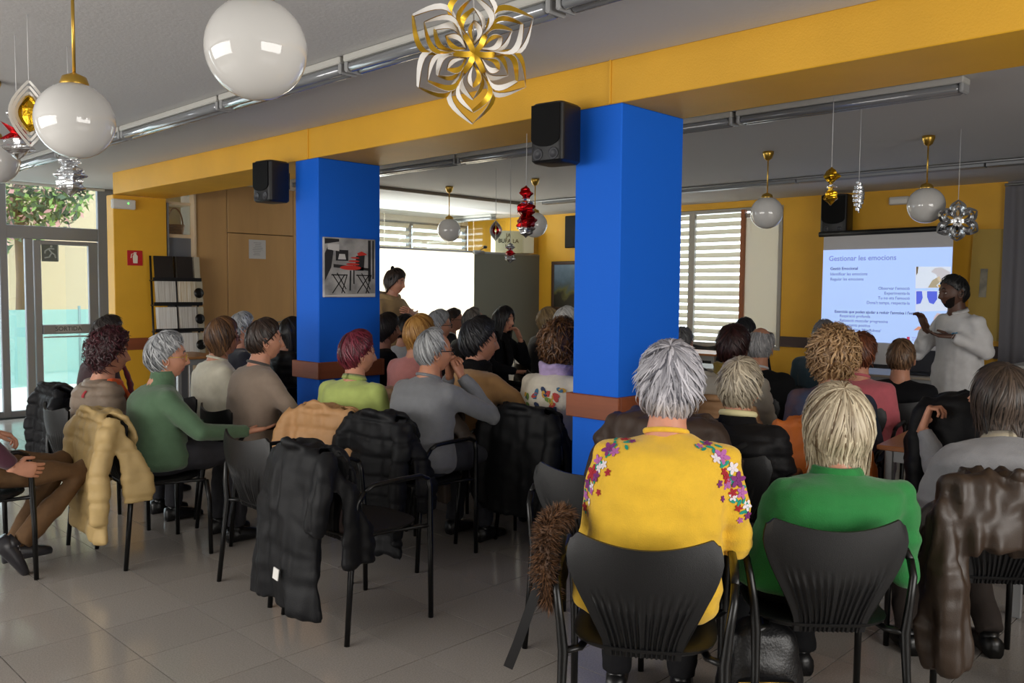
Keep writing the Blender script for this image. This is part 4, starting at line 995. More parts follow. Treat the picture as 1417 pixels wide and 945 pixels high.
def person(label, hp=None, d=None, pos=None, hd=0., lean=.05, girth=1., shoulder=1., hs=1., yaw=0., pitch=0., tilt=0., style='short', hair=('3a2a20', '6a4a34'), nlock=200, wid=.010,
           skin='c98f74', lips='a8605a', top=('knit', '666666'), topmat=None, pants='26262a', arms=None, hands=True, neck=None, glasses=None, stand=False, seat=True, chair_label=None, shoes='1a1a1c', coat_len=None, legs=None, quilt=None, group=None, nb=1.0, beanie=None, hidearm=False, hunch=.015, sy=0., chair_at=None, chair_arms=True):
    """people are built where they sit: hp/d give the head centre"""
    H = at(hp[0], hp[1], d) if pos is None else np.array(pos, float)
    c, s = math.cos(hd), math.sin(hd)
    if stand: pz = H[2]-.60
    else: pz = .545
    L = (H[2]-pz-.140*hs)/math.cos(lean); L = max(.30, L)
    nk = np.array([L*math.sin(lean), sy*.85, pz+L*math.cos(lean)]); pel = np.array([0, 0, pz])
    hx = nk[0]+.035*math.cos(pitch)+.03*math.sin(lean)
    base = np.array([H[0]-c*hx+s*sy, H[1]-s*hx-c*sy, 0])
    hc = np.array([hx, sy, H[2]])
    t = thing('person', label, 'person', base, hd, group)
    dist = depth((H[0], H[1], 1.1)); vox = .0115 if dist < 3.4 else .014 if dist < 5.3 else .018 if dist < 7.2 else .022
    sw = .172*shoulder
    k = L/.50
    # arms: list of (elbow, wrist) for right(-y), left(+y)
    S = [nk+np.array([-.012-hunch, sg*sw, -.085]) for sg in (-1, 1)]
    if arms is None:
        arms = [(S[0]+np.array([.07, -.055, -.27]), np.array([.27, sy-.10, pz+.11])), (S[1]+np.array([.07, .055, -.27]), np.array([.27, sy+.10, pz+.11]))]
        hdirs = [((.8, .5, -.25), (0, .2, -1)), ((.8, -.5, -.25), (0, -.2, -1))]
    else:
        hdirs = [(a[2], a[3]) for a in arms]; 
    curls = [(a[4] if len(a) > 4 else (.35, .4, .3)) for a in arms]
    arms = [(np.array(a[0], float), np.array(a[1], float)) for a in arms]
    if legs is None:
        if stand: legs = [((0, sg*.09, pz), (.015, sg*.10, pz*.53), (-.01, sg*.11, .09)) for sg in (-1, 1)]
        else: legs = [((.02, sg*.095, pz+.005), (.43, sg*.115, .525), (.40, sg*.12, .09)) for sg in (-1, 1)]
    Rh = rotz(yaw) @ roty(pitch) @ rotx(tilt); xf = (Rh*hs, hc)
    msk = skin_mat(skin); hm = hair_mat('hair_'+hair[0], *hair)
    # ---- body: one mesh (trunk, limbs, neck, head, hands)
    b = G(); torso(b, pel, nk, girth, shoulder, .80, hunch=hunch)
    for i in (0, 1):
        E, Wr = arms[i]; limb(b, [S[i], E, Wr], [.040, .034, .026], 10)
        a_, k_, f_ = legs[i]; limb(b, [a_, k_, f_], [.065, .05, .036], 10)
    V, N, F = remesh(b, max(.02, vox), 3)
    g = G().add(V, F)
    up = hc+Rh @ np.array([-.022, 0, -.055])*hs
    g.tube([nk+np.array([-.02, 0, -.06]), nk*.6+up*.4, up, up+(up-nk)*.3], [.078, .060*hs, .056*hs, .05*hs], 16)
    make_head(g, xf, 1. if dist < 8.3 and nb > .5 else .75)
    if hands:
        for i, sg in ((0, -1), (1, 1)):
            E, Wr = arms[i]; fd, pn = hdirs[i]; pn = unit(np.array(pn, float)-unit(fd)*(np.array(pn, float) @ unit(fd)))
            side = 1 if (np.cross(unit(fd), pn) @ np.array([0, -sg, .25])) >= 0 else -1
            hand(g, Wr, fd, pn, side, curls[i], .98)
    g.obj('body', [msk, m_eye, m_iris, lip_mat(lips), hm], t)
    # ---- top
    kind, colr = top[0], top[1]
    mt = topmat if topmat is not None else M('cloth_%s_%s' % (kind, colr), colr, .85 if kind != 'puffer' else .6, var=.035, vscale=30, bump=.5 if kind == 'knit' else .2, bscale=260 if kind == 'knit' else 400, sheen=.2 if kind != 'puffer' else 0)
    gq = girth*(1.0 if kind != 'puffer' else 1.07)
    o = G(); torso(o, pel, nk, gq, shoulder, 1.0, hunch=hunch)
    rr = {'knit': [.064, .054, .038], 'jacket': [.068, .058, .044], 'puffer': [.076, .068, .05]}[kind]
    rr = [r*(.9+.1*girth) for r in rr]
    for i in (0, 1):
        E, Wr = arms[i]; We = Wr+unit(E-Wr)*.015
        mid = S[i]*.5+E*.5+np.array([-.008, 0, 0]); m2 = E*.5+We*.5
        limb(o, [S[i]+np.array([0, -.05*(-1, 1)[i], .012]), S[i], mid, E, m2, We], [rr[0]*.95, rr[0], (rr[0]+rr[1])/2, rr[1], (rr[1]+rr[2])/2*1.02, rr[2]], 12)
    if coat_len:
        o.rings([(0, 0, pz+.1), (0, 0, pz-.1), (.0, 0, coat_len+.05), (0, 0, coat_len)], [.13*girth, .145*girth, .15*girth, .15*girth], [.175*girth, .19*girth, .20*girth, .20*girth], 22)
    V, N, F = remesh(o, vox, 5)
    sd = int(PEOPLE_RNG.integers(1000))
    V = disp(V, N, (.0075 if dist < 3.7 else .0055) if kind == 'knit' else .007, 10, sd, (.011 if kind == 'puffer' else 0) if quilt is None else quilt, .075, 0 if not coat_len else .006)
    if not stand: V[:, 2] = np.maximum(V[:, 2], .452)
    tp = G().add(V, F).obj({'knit': 'sweater', 'jacket': 'jacket', 'puffer': 'padded_jacket'}[kind] if not coat_len else 'coat', mt, t)
    # ---- collar of the top
    if neck:
        nk_kind, ncol = neck
        mc = M('neck_%s' % ncol, ncol, .9, var=.12, vscale=24, bump=.5, bscale=220, sheen=.2) if not isinstance(ncol, bpy.types.Material) else ncol
        q = np.linspace(0, 2*np.pi, 26, endpoint=False); cN = nk*.72+up*.28
        if nk_kind == 'turtle':
            G().rings([nk+np.array([-.01, 0, -.035]), nk*.8+up*.2, nk*.35+up*.65, nk*.2+up*.8, nk*.2+up*.8], [.085, .068, .064, .066, .056], [.085, .07, .066, .068, .058], 22).obj('collar', mc, t)
        elif nk_kind == 'crew':
            G().tube([nk+np.array([.062*math.cos(a)-.008, .066*math.sin(a), .004-.018*math.cos(a)]) for a in q], .009, 8, closed=True).obj('collar', mc, t)
        elif nk_kind == 'scarf':
            gg = G()
            for j in range(3): gg.tube([cN+np.array([(.075+.008*j)*math.cos(a)-.005, (.08+.006*j)*math.sin(a), -.050+.024*j+.010*math.sin(2*a+j*2)-.02*math.cos(a)]) for a in q], [.021+.004*math.sin(3*a+j) for a in q], 8, closed=True)
            gg.tube([cN+np.array(p) for p in ((.08, -.03, -.04), (.12, -.05, -.12), (.15, -.05, -.22), (.155, -.05, -.32))], [.028, .036, .04, .03], 8, flat=.5)
            V, N, F = remesh(gg, .011, 3); G().add(disp(V, N, .006, 26, 4), F).obj('scarf', mc, t)
        elif nk_kind == 'front':
            gg = G()
            for j in range(2): gg.tube([cN+np.array([(.082+.008*j)*math.cos(a)-.005, (.085+.006*j)*math.sin(a), -.06+.026*j-.03*math.cos(a)]) for a in np.linspace(-1.7, 1.7, 16)], [.012]+[.024]*14+[.012], 8)
            for s_ in (-1, 1): gg.tube([cN+np.array(p) for p in ((.07, s_*.05, -.06), (.125, s_*.045, -.14), (.155, s_*.03, -.24), (.16, s_*.03, -.33))], [.026, .034, .036, .03], 8, flat=.5)
            V, N, F = remesh(gg, .011, 3); G().add(disp(V, N, .005, 26, 4), F).obj('scarf', mc, t)
        elif nk_kind == 'shirt':
            gg = G(); A = np.zeros((26, 3, 3))
            for i_, a in enumerate(np.linspace(.35, 2*np.pi-.35, 26)):
                for j, (r_, z_) in enumerate(((.066, -.015), (.064, .022), (.075, -.004))): A[i_, j] = nk+np.array([r_*math.cos(a)-.008, r_*1.05*math.sin(a), z_-.015*math.cos(a)])
            gg.grid(A).grid(A[:, ::-1]*1.0); gg.obj('collar', mc, t)
        elif nk_kind == 'stand':
            G().rings([nk+np.array([-.012, 0, -.045]), nk+np.array([-.012, 0, -.01]), nk+np.array([-.008, 0, .016]), nk+np.array([-.008, 0, .021]), nk+np.array([-.008, 0, .005])], [.105, .084, .078, .073, .062], [.115, .09, .082, .077, .066], 22).obj('collar', mc, t)
        elif nk_kind == 'hood':
            gg = G()
            for j in range(4): gg.tube([nk+np.array([-.03-.012*j+(.075+.01*j)*math.cos(a), (.095+.012*j)*math.sin(a), -.045+.02*j-.03*math.cos(a)*(1 if math.cos(a) > 0 else .5)]) for a in q], .034-.003*j, 8, closed=True)
            gg.ell(nk+np.array([-.13, 0, -.05]), (.05, .11, .085), 14, 9)
            V, N, F = remesh(gg, .013, 5); G().add(disp(V, N, .007, 14, 5), F).obj('hood', mc, t)
    # ---- trousers, shoes
    if pants:
        o = G(); o.rings([pel+np.array([0, 0, z]) for z in (-.10, -.06, 0, .07, .10)], [.09*girth, .118*girth, .122*girth, .11*girth, .08*girth], [.12*girth, .155*girth, .160*girth, .15*girth, .12*girth], 20)
        for i in (0, 1):
            a_, k_, f_ = [np.array(q_, float) for q_ in legs[i]]
            limb(o, [a_, a_*.5+k_*.5, k_, k_*.45+f_*.55, f_], [.080*girth, .078*girth, .068, .062, .055], 12)
        V, N, F = remesh(o, max(vox, .014), 4); V = disp(V, N, .006, 12, sd+2)
        if not stand: V[:, 2] = np.where((V[:, 0] < .22) & (V[:, 2] > .36), np.maximum(V[:, 2], .452), V[:, 2])
        G().add(V, F).obj('trousers', M('trousers_'+pants, pants, .85, var=.1, vscale=25, bump=.2, bscale=300), t)
        for i in (0, 1):
            f_ = np.array(legs[i][2], float)
            if f_[2] < .5:
                key = shoes
                if key not in SHOE:
                    o_ = G().rings([(-.085, 0, .045), (-.08, 0, .04), (-.02, 0, .045), (.05, 0, .038), (.12, 0, .028), (.155, 0, .022), (.165, 0, .02)], [.005, .036, .038, .043, .042, .028, .006], [.004, .045, .045, .036, .026, .020, .006], 14, 0, 2.6, (0, 1, 0), (0, 0, 1)).rings([(-.02, 0, .05), (-.025, 0, .10)], [.045, .04], [.038, .035], 12)
                    sh_ = o_.obj('shoe', M('shoe_'+shoes, shoes, .35), t); SHOE[key] = sh_.data
                else:
                    sh_ = bpy.data.objects.new('shoe', SHOE[key]); COL.objects.link(sh_); sh_.parent = t
                sh_.location = (f_[0]+.03, f_[1], max(0, f_[2]-.09))
    # ---- hair
    if style:
        hg = make_hair(xf, style, nlock if dist < 8 else min(nlock, 120), PEOPLE_RNG, wid, 8 if dist < 3.6 else 6)
        hg.obj('hair', hm, t, use_tone=True)
    if beanie:
        o = G(); A, _ = hair_paths(np.linspace(-np.pi, np.pi, 40, endpoint=False), np.broadcast_to(np.linspace(0, 1, 12), (40, 12)), dict(phi=[74, 80, 92, 100, 112, 116], t=.022, vol=.5))
        o.grid(A.transpose(1, 0, 2), cv=True); o.ell((-.05, 0, .140), (.02, .02, .026), 12, 8); o.xf(*xf); o.obj('beanie', M('beanie_'+beanie, beanie, .95, bump=.6, bscale=200), t)
    if glasses:
        o = G(); mg = M('glasses_'+glasses, glasses, .3, .4)
        for sg in (-1, 1):
            o.tube([(.103-.002*abs(math.cos(a)), sg*(.033+.025*math.cos(a)), .001+.019*math.sin(a)) for a in np.linspace(0, 2*np.pi, 20, endpoint=False)], .0026, 6, closed=True)
            o.tube([(.100, sg*.058, .006), (.06, sg*.081, .008), (.0, sg*.083, .006), (-.02, sg*.082, -.008)], .0026, 6)
        o.tube([(.105, -.009, .004), (.108, 0, .007), (.105, .009, .004)], .0018, 6); o.xf(*xf); o.obj('glasses', mg, t)
    info = dict(t=t, base=base, hd=hd, nk=nk, pel=pel, xf=xf, hc=hc, S=S, top=tp, up=up)
    if chair_label:
        co = .145-.150*girth*(1.07 if kind == 'puffer' else 1)-L*.0; info['chair'] = chair(base[0]+c*co, base[1]+s*co, hd, chair_label, chair_arms)
        if chair_at is not None: info['chair'].location = (chair_at[0], chair_at[1], 0)
        info['cpos'] = (base[0]+c*co, base[1]+s*co) if chair_at is None else chair_at
    return info
def local_to_world(info, p):
    c, s = math.cos(info['hd']), math.sin(info['hd']); b = info['base']; return np.array([b[0]+c*p[0]-s*p[1], b[1]+s*p[0]+c*p[1], p[2]])
# ------------------------------------------------------------------ coats hung over chair backs
def coat(cx, cy, hd, label, colr, L=.62, wt=.21, wb=.27, puff=.011, sleeves=((-1, .55), (1, .55)), seed=1, flap=.22, pitch=.085, depthx=.027, hood=False, skew=0., rough=.6, mat=None, dx0=0., bump=.2, zt=.83, vf=.010, side=.7, sr=1.):
    t = thing('coat', label, 'coat', (cx, cy, 0), hd)
    o = G(); rg = np.random.default_rng(seed)
    k = np.array([0, .05, .12, .25, .4, .55, .7, .85, .96, 1.]); zs = zt-L*k
    hw = np.interp(k, [0, .05, .12, .3, 1], [wt*.55, wt*.92, wt*1.02, wt*1.0, wb])
    o.rings([(-.305-.05*q**.7+dx0*q, skew*q, z) for q, z in zip(k, zs)], depthx*np.interp(k, [0, .1, .6, 1], [.8, 1, 1.15, .8]), hw, 26, 0, 2.1)
    # the coat turned over the top of the backrest, and its fronts hanging at the sides
    o.rings([(-.15, 0, zt-flap), (-.165, 0, zt-flap*.5), (-.205, 0, zt-.03), (-.25, 0, zt+.006), (-.30, 0, zt-.003), (-.32, 0, zt-.04)], [.024, .024, .028, .036, .034, .03], [wt*.80, wt*.92, wt*.9, wt*.72, wt*.66, wt*.9], 20, 0, 2.2)
    for sg in (-1, 1):
        if side: o.rings([(-.27, sg*(wt*.9), zt-.07), (-.22, sg*(wt+.035), zt-.2), (-.19, sg*(wt+.05), zt-L*side*.7), (-.18, sg*(wt+.05), zt-L*side)], [.035, .06, .08, .075], [.024, .024, .024, .018], 14)
    for sg, ln in sleeves:
        p = np.array([-.28, sg*wt*.85, zt-.035]); sw_ = rg.uniform(-.02, .03)
        ps = [p, p+np.array([-.055, sg*.055, -.11]), p+np.array([-.085, sg*(.06+sw_*.5), -ln*.55]), p+np.array([-.085, sg*(.045+sw_), -ln])]
        limb(o, ps, [.044, .052, .050*sr, .042*sr], 12)
    # collar
    q = np.linspace(.7, 2*np.pi-.7, 14); o.tube([(-.295+.06*math.cos(a), .095*math.sin(a), zt+.004+.012*math.cos(2*a)) for a in q], .016, 8)
    if hood: o.ell((-.35, skew*.2, zt-.07), (.06, .12, .10), 14, 9)
    V, N, F = remesh(o, .0115, 3)
    V = disp(V, N, .008, 8, seed, puff, pitch, vf)
    V[:, 2] += .022*vnoise(np.stack([V[:, 0]*5, V[:, 1]*7, V[:, 2]*0], -1), seed+2)*np.clip((zt-V[:, 2])/L, 0, 1)
    V[:, 0] -= .016*np.sin(V[:, 1]*19+seed)*np.clip((zt-.08-V[:, 2])/L, 0, 1)
    m = mat if mat is not None else M('coat_'+colr, colr, rough, var=.04, vscale=20, bump=bump, bscale=300)
    G().add(V, F).obj('shell', m, t)
    for sg, ln in sleeves:
        pass
    return t
# ------------------------------------------------------------------ the audience
R_ = math.radians
UPR = lambda **k: k
P = {}
CH = 'black stacking armchair under '
# left block, first row (facing the screen)
P[1] = person('seated person cut off by the left edge, maroon top and brown trousers', pos=(1.13, 4.97, 1.16), hd=0, lean=-.14, style='short', hair=('2a211c', '4a3a30'), top=('knit', '4b2233'), pants='5f4428', shoes='2b2a2e',
    arms=[((.0, -.30, .72), (.12, -.30, .60), (1, .1, -.3), (0, 1, 0)), ((-.02, .29, .75), (.17, .27, .705), (1, -.05, -.35), (0, 0, -1), (.5, .6, .5))],
    legs=[((.02, -.095, .55), (.50, -.13, .50), (.19, -.12, .17)), ((.02, .095, .55), (.47, .10, .52), (.20, .06, .12))], chair_label=CH+'the person cut off by the left edge')
P[2] = person('dark short-haired woman in maroon scarf at the far left, beside the glass door', hp=(152, 466), d=6.0, hd=R_(-3), yaw=-0.35, style='pixie', hair=('120d0c', '2a201d'), top=('jacket', '33191f'), neck=('scarf', '6a1c28'), pants='1c1c20', lean=.10, chair_label=CH+'the woman with the maroon scarf')
P[3] = person('woman with curly burgundy hair in a taupe padded jacket and orange scarf', hp=(152, 491), d=5.3, hd=R_(-2), yaw=-0.38, style='curly', nlock=420, hair=('1c0a0e', '4d1c25'), top=('puffer', '8b7968'), neck=('front', 'd0551d'), pants='2a2a30', lean=.08, girth=1.1, hs=1.0, chair_label=CH+'the woman in the taupe padded jacket')
P[4] = person('grey-haired woman in green turtleneck and gold glasses holding out her hand', hp=(232, 495), d=4.85, hd=R_(-4), yaw=-0.40, style='pixie', nlock=420, hair=('54575b', 'bfc1c3'), top=('knit', '4f6c50'), neck=('turtle', '4f6c50'), glasses='c9a24a', pants='2a2a30', girth=1.16, lean=.06, chair_arms=False,
    arms=[((.13, -.29, .70), (.44, -.22, .665), (1, .1, .02), (0, .25, 1), (.1, .12, .1)), ((.12, .27, .70), (.33, .12, .66), (.9, -.4, 0), (0, 0, -1))], chair_label=CH+'the woman in the green turtleneck')
# left block, second row
P[5] = person('woman with a brown bob and glasses in a cream sweater', hp=(309, 468), d=5.85, hd=R_(-3), yaw=-0.32, style='bob', hair=('2e1c12', '7c5634'), top=('knit', 'dbd6c2'), neck=('crew', 'dbd6c2'), glasses='6a3a2c', pants='26262a', girth=1.08, chair_label=CH+'the woman in the cream sweater')
P[6] = person('grey-haired person in dark navy jacket before the wood panelled door', hp=(336, 456), d=6.9, hd=R_(-5), yaw=-0.30, style='short', hair=('5a5d60', 'b4b7ba'), top=('jacket', '1d1f2b'), glasses='3a3a3c', pants='202024', chair_label=CH+'the grey-haired person in navy')
P[7] = person('woman with short dark hair in a taupe cardigan and patterned collar', hp=(367, 472), d=5.3, hd=R_(-4), yaw=-0.32, style='short', hair=('17110f', '3f2d23'), top=('knit', '8d7c6d'), neck=('crew', '4a4644'), pants='1d1d22', girth=1.12, lean=.1,
    arms=[((.14, -.27, .74), (.40, -.14, .66), (.9, .3, -.1), (0, 0, -1)), ((.14, .27, .74), (.40, .12, .66), (.9, -.3, -.1), (0, 0, -1))], chair_label=CH+'the woman in the taupe cardigan')
P[8] = person('person in a black padded coat half hidden by the column with the photograph', hp=(404, 461), d=7.3, hd=R_(-8), yaw=-0.30, style='long', hair=('0d0c0e', '221d1d'), top=('puffer', '17181c'), pants='1c1c20', lean=.12, chair_label=CH+'the black padded coat by the wood panelling')
P[9] = person('woman with burgundy-red hair in a lime green fleece', hp=(496, 491), d=5.2, hd=R_(20), yaw=-.62, style='pixie', nlock=420, hair=('3a0d1a', '7e2a3c'), top=('jacket', 'b0c06a'), neck=('shirt', 'b0c06a'), pants='26262a', girth=1.12, chair_label=CH+'the woman in the lime fleece')
P[14] = person('man with swept back grey hair and glasses in grey sweater, hands clasped at chin', hp=(601, 487), d=4.9, hd=R_(4), yaw=-.55, style='receding', nlock=420, hair=('45474a', 'aeb0b2'), skin='b87f62', top=('knit', '75777b'), neck=('crew', '75777b'), glasses='1d1d20', pants='2c2d34', girth=1.18, shoulder=1.08, lean=.14,
    arms=[((.37, -.22, .76), (.27, -.05, 1.00), (-.25, .30, .9), (0, .8, -.3), (.7, .6, .4)), ((.36, .19, .76), (.27, .04, .99), (-.2, -.3, .9), (0, -.8, -.2), (.8, .8, .5))], chair_label=CH+'the man in the grey sweater')
# behind, between the blue columns
P[11] = person('dark-haired woman in a dark jacket right of the column with the photograph', hp=(536, 457), d=7.2, hd=R_(-10), yaw=-0.35, style='earbob', hair=('120e0e', '2c2322'), top=('jacket', '1d1d22'), pants='202024', girth=1.1, chair_label=CH+'the dark jacket right of the photograph column')
P[12] = person('black-haired person in a light grey top seen from behind before the bright glass', hp=(561, 456), d=7.9, hd=R_(20), style='short', hair=('0e0d0e', '242021'), top=('knit', 'b4b7bc'), pants='2c2c30', chair_label=CH+'the light grey top before the bright glass')
P[13] = person('ginger blonde person in a pink top with a beige padded coat behind', hp=(581, 464), d=6.0, hd=R_(8), yaw=-0.25, style='bob', hair=('86561f', 'cf9f58'), top=('knit', 'c07c78'), pants='3a3238', chair_label=CH+'the ginger blonde person in pink')
P[15] = person('silver-haired woman with dark glasses frames in a dark jacket in the middle rows', hp=(608, 451), d=7.4, hd=R_(-12), yaw=-0.35, style='short', hair=('73777b', 'c6c9cc'), top=('jacket', '1f1f25'), glasses='1d1d20', pants='202024', chair_label=CH+'the silver-haired woman in the middle rows')
P[16] = person('woman with hair tied back, black jacket and white collar, before the bright glass', hp=(628, 443), d=9.3, hd=R_(-52), yaw=R_(8), style='crop', hair=('19120f', '3a2a22'), top=('jacket', '18181c'), neck=('shirt', 'dcdcdc'), glasses='2a2a2c', pants='1c1c20', chair_label=CH+'the woman with the white collar')
P[17] = person('man with receding grey-brown hair, bent forward in a dark jacket', hp=(656, 446), d=7.9, hd=R_(-8), yaw=-0.30, lean=.25, style='receding', hair=('38332f', '85807a'), skin='b07c60', top=('jacket', '26262b'), pants='202024', chair_label=CH+'the man with receding grey-brown hair')
P[18] = person('person with thick black hair in a camel jacket and black scarf, hands folded', hp=(664, 474), d=5.4, hd=R_(-6), yaw=-0.42, style='pixie', hair=('0b0b0d', '2b2b30'), nlock=420, hs=1.08, top=('jacket', 'a67d4d'), neck=('scarf', '101013'), pants='17181c', girth=1.2, shoulder=1.1, lean=.12,
    arms=[((.20, -.30, .78), (.46, -.14, .74), (.8, .4, -.1), (0, .2, -1), (.5, .5, .4)), ((.20, .28, .78), (.46, .06, .73), (.8, -.4, -.1), (0, 0, -1), (.5, .5, .4))], chair_label=CH+'the person with thick black hair')
P[19] = person('young woman with long black hair in a black coat, hand on her cheek', hp=(697, 443), d=8.2, hd=R_(-80), style='long', hair=('08080a', '1d1a1c'), top=('jacket', '14151b'), neck=('scarf', '101014'), pants='17171b', lean=.16,
    arms=[((.16, -.26, .78), (.30, -.02, .72), (.5, .8, 0), (0, 0, -1)), ((.27, .17, .80), (.26, .085, 1.02), (-.25, -.25, .9), (-.4, -.9, 0), (.5, .6, .5))], chair_label=CH+'the woman with her hand on her cheek')
P[20] = person('woman with long blonde-brown hair in a dark jacket by the painting', hp=(758, 444), d=8.6, hd=R_(-25), yaw=-0.30, style='long', hair=('4e3a26', 'b89c6c'), top=('jacket', '2a2c34'), pants='202024', chair_label=CH+'the woman with long blonde-brown hair')
P[21] = person('white-haired man with dark glasses, partly behind the near blue column', hp=(784, 446), d=7.6, hd=R_(-10), yaw=-0.35, style='short', hair=('8f8f8d', 'e0e0dc'), skin='b98266', top=('jacket', '36373d'), glasses='1d1d20', pants='202024', chair_label=CH+'the white-haired man by the near column')
P[22] = person('woman with curly brown hair, lilac scarf and a cream patterned cardigan', hp=(776, 481), d=5.15, hd=R_(4), yaw=-0.10, style='curly', nlock=420, hair=('2a180e', '7c5431'), top=('knit', 'ddd5c2'), neck=('scarf', 'b7a2cd'), pants='202024', chair_label=CH+'the woman in the cream patterned cardigan')
P[10] = person('standing person with black beanie and tan hoodie, arms crossed, before the bright glass', hp=(547, 391), d=8.5, hd=R_(-78), stand=True, yaw=R_(10), pitch=.12, style='earbob', nlock=80, hair=('1a1210', '3a2a22'), beanie='17181a', top=('jacket', 'a98d61'), neck=('hood', 'a98d61'), pants='2b2b30', hs=.97,
    arms=[((.10, -.27, 1.13), (.23, .01, 1.22), (.1, .95, .15), (-1, 0, 0), (.3, .3, .3)), ((.10, .27, 1.13), (.26, .03, 1.25), (.1, -.9, .3), (-1, 0, 0), (.4, .4, .3))])
# right block
P[23] = person('grey-haired person half hidden behind the near blue column', hp=(944, 476), d=6.6, hd=R_(15), yaw=R_(-10), style='crop', hair=('3a3a3c', '7c7c7e'), top=('jacket', '2a2522'), pants='202024', chair_label=CH+'the person half hidden by the near column')
P[24] = person('woman with dark auburn hair and an ochre scarf in a beige padded jacket', hp=(1015, 482), d=5.35, hd=R_(14), style='pixie', nlock=420, hair=('17090a', '3f1f20'), top=('puffer', 'b7b1a4'), neck=('scarf', '86701f'), pants='202024', chair_label=CH+'the woman with the ochre scarf')
P[25] = person('dark-haired person behind the auburn woman near the slatted window', hp=(1031, 461), d=7.2, hd=R_(10), style='crop', hair=('0f1013', '26272c'), top=('jacket', '17181c'), pants='17181c', chair_label=CH+'the dark-haired person near the slatted window')
P[26] = person('balding grey-haired man in a black jacket by the slatted window', hp=(1052, 479), d=6.0, hd=R_(12), yaw=R_(-6), style='bald', nlock=420, hair=('66676a', 'b5b5b6'), skin='b98367', hs=1.08, top=('jacket', '131418'), neck=('crew', 'c9c9cc'), pants='17181c', girth=1.2, shoulder=1.12, chair_label=CH+'the balding man')
P[27] = person('grey-haired person in dark teal behind the curly blonde woman', hp=(1141, 465), d=6.8, hd=R_(8), style='crop', hair=('47474a', '828286'), top=('knit', '1c3541'), pants='17181c', chair_label=CH+'the person in dark teal')
m_multi = M('multicolour_knit', '1d4768', .9, h2='6a3d1c', vscale=3.2, bump=.5, bscale=200)
P[28] = person('woman with frizzy blonde-brown curls in a blue and brown knit', hp=(1154, 497), d=4.7, hd=R_(12), style='curly', nlock=620, hair=('6a4a2a', 'd0aa7c'), hs=1.05, top=('knit', '24506e'), topmat=m_multi, pants='2c2d34', girth=1.1, chair_label=CH+'the woman with frizzy blonde curls')
P[29] = person('woman with reddish-brown hair in a ribbed pink sweater', hp=(1191, 491), d=5.6, hd=R_(10), yaw=R_(-4), style='pixie', hair=('36190f', '7c4528'), top=('knit', 'c3606a'), neck=('crew', 'c3606a'), pants='3a3238', girth=1.15, chair_label=CH+'the woman in the pink sweater')
P[30] = person('brown short-haired person in black seen from behind under the slide', hp=(1247, 496), d=6.0, hs=1.04, hd=R_(14), style='crop', nlock=420, hair=('3f2b1c', '8e6d50'), top=('jacket', '15161b'), pants='17181c', girth=1.15, shoulder=1.08, chair_label=CH+'the person in black under the slide')
P[31] = person('grey-blonde woman in a black padded jacket with a shoulder strap', hp=(1025, 538), d=4.05, hd=R_(14), yaw=R_(-6), style='pixie', nlock=600, hair=('5c5142', 'c5b9a2'), hs=.98, top=('puffer', '18171a'), neck=('stand', '18171a'), pants='17181c', girth=1.1, chair_label=CH+'the woman in the black padded jacket with strap')
P[32] = person('woman with short silver hair in a yellow sweater with embroidered shoulders', hp=(927, 537), d=2.78, hd=R_(33), sy=-.06, lean=.11, style='pixie', nlock=1500, wid=.0085, hair=('55555e', 'd2d0d8'), hs=1.0, top=('knit', 'e8ba2c'), neck=('crew', 'e8ba2c'), pants='1b1b1f', girth=1.24, shoulder=1.02, skin='cf9076', hunch=.03,
    chair_label=CH+'the woman in the yellow sweater')
P[33] = person('woman with a layered blonde bob in a green sweater', hp=(1160, 592), d=2.98, hd=R_(43), sy=-.11, style='layered', nlock=1500, wid=.0095, hair=('6e5a42', 'e6d9bc'), top=('knit', '1e7c38'), neck=('stand', '1e7c38'), pants='17181c', girth=1.34, shoulder=1.12, lean=.03, hunch=.05, chair_label=CH+'the woman in the green sweater')
P[34] = person('dark-haired woman in a grey sweater at the right edge, hand raised to chin', hp=(1388, 555), d=3.5, hd=R_(41), sy=-.16, pitch=.15, style='layered', nlock=900, hair=('1d1917', '57493f'), top=('knit', '8b8c90'), neck=('shirt', 'b5ab94'), pants='2a211c', girth=1.42, shoulder=1.16, lean=.15, hunch=.06,
    arms=[((.34, -.38, .76), (.32, -.22, .95), (-.2, .2, .9), (0, .6, -.5), (.8, .8, .5)), ((.36, -.02, .72), (.42, .02, .90), (-.1, -.25, .9), (-.5, -.8, .2), (1.1, 1.0, .6))],
    legs=[((.02, -.095, .55), (.40, -.13, .52), (.10, -.15, .09)), ((.02, .095, .55), (.40, .13, .52), (.10, .18, .09))], shoes='0c0c0d', chair_label=CH+'the woman in the grey sweater at the right edge')
# presenter
P[36] = person('presenter in a white lab coat with dark hair and beard, gesturing at the screen', hp=(1319, 405), d=6.3, hd=R_(146), stand=True, yaw=R_(-6), pitch=.06, style='crop', nlock=300, hair=('060607', '19191b'), skin='54382b', lips='55332c', top=('jacket', 'cfcfd0'), neck=('shirt', 'cfcfd0'), coat_len=.55, pants='26262b', shoulder=1.02, girth=1.05,
    arms=[((.12, -.29, 1.03), (.20, -.10, 1.23), (.42, .10, .85), (.9, .1, -.35), (.25, .45, .4)), ((-.03, .25, 1.08), (.17, .14, 1.19), (.85, -.45, .05), (.1, .1, 1), (.25, .3, .3))])
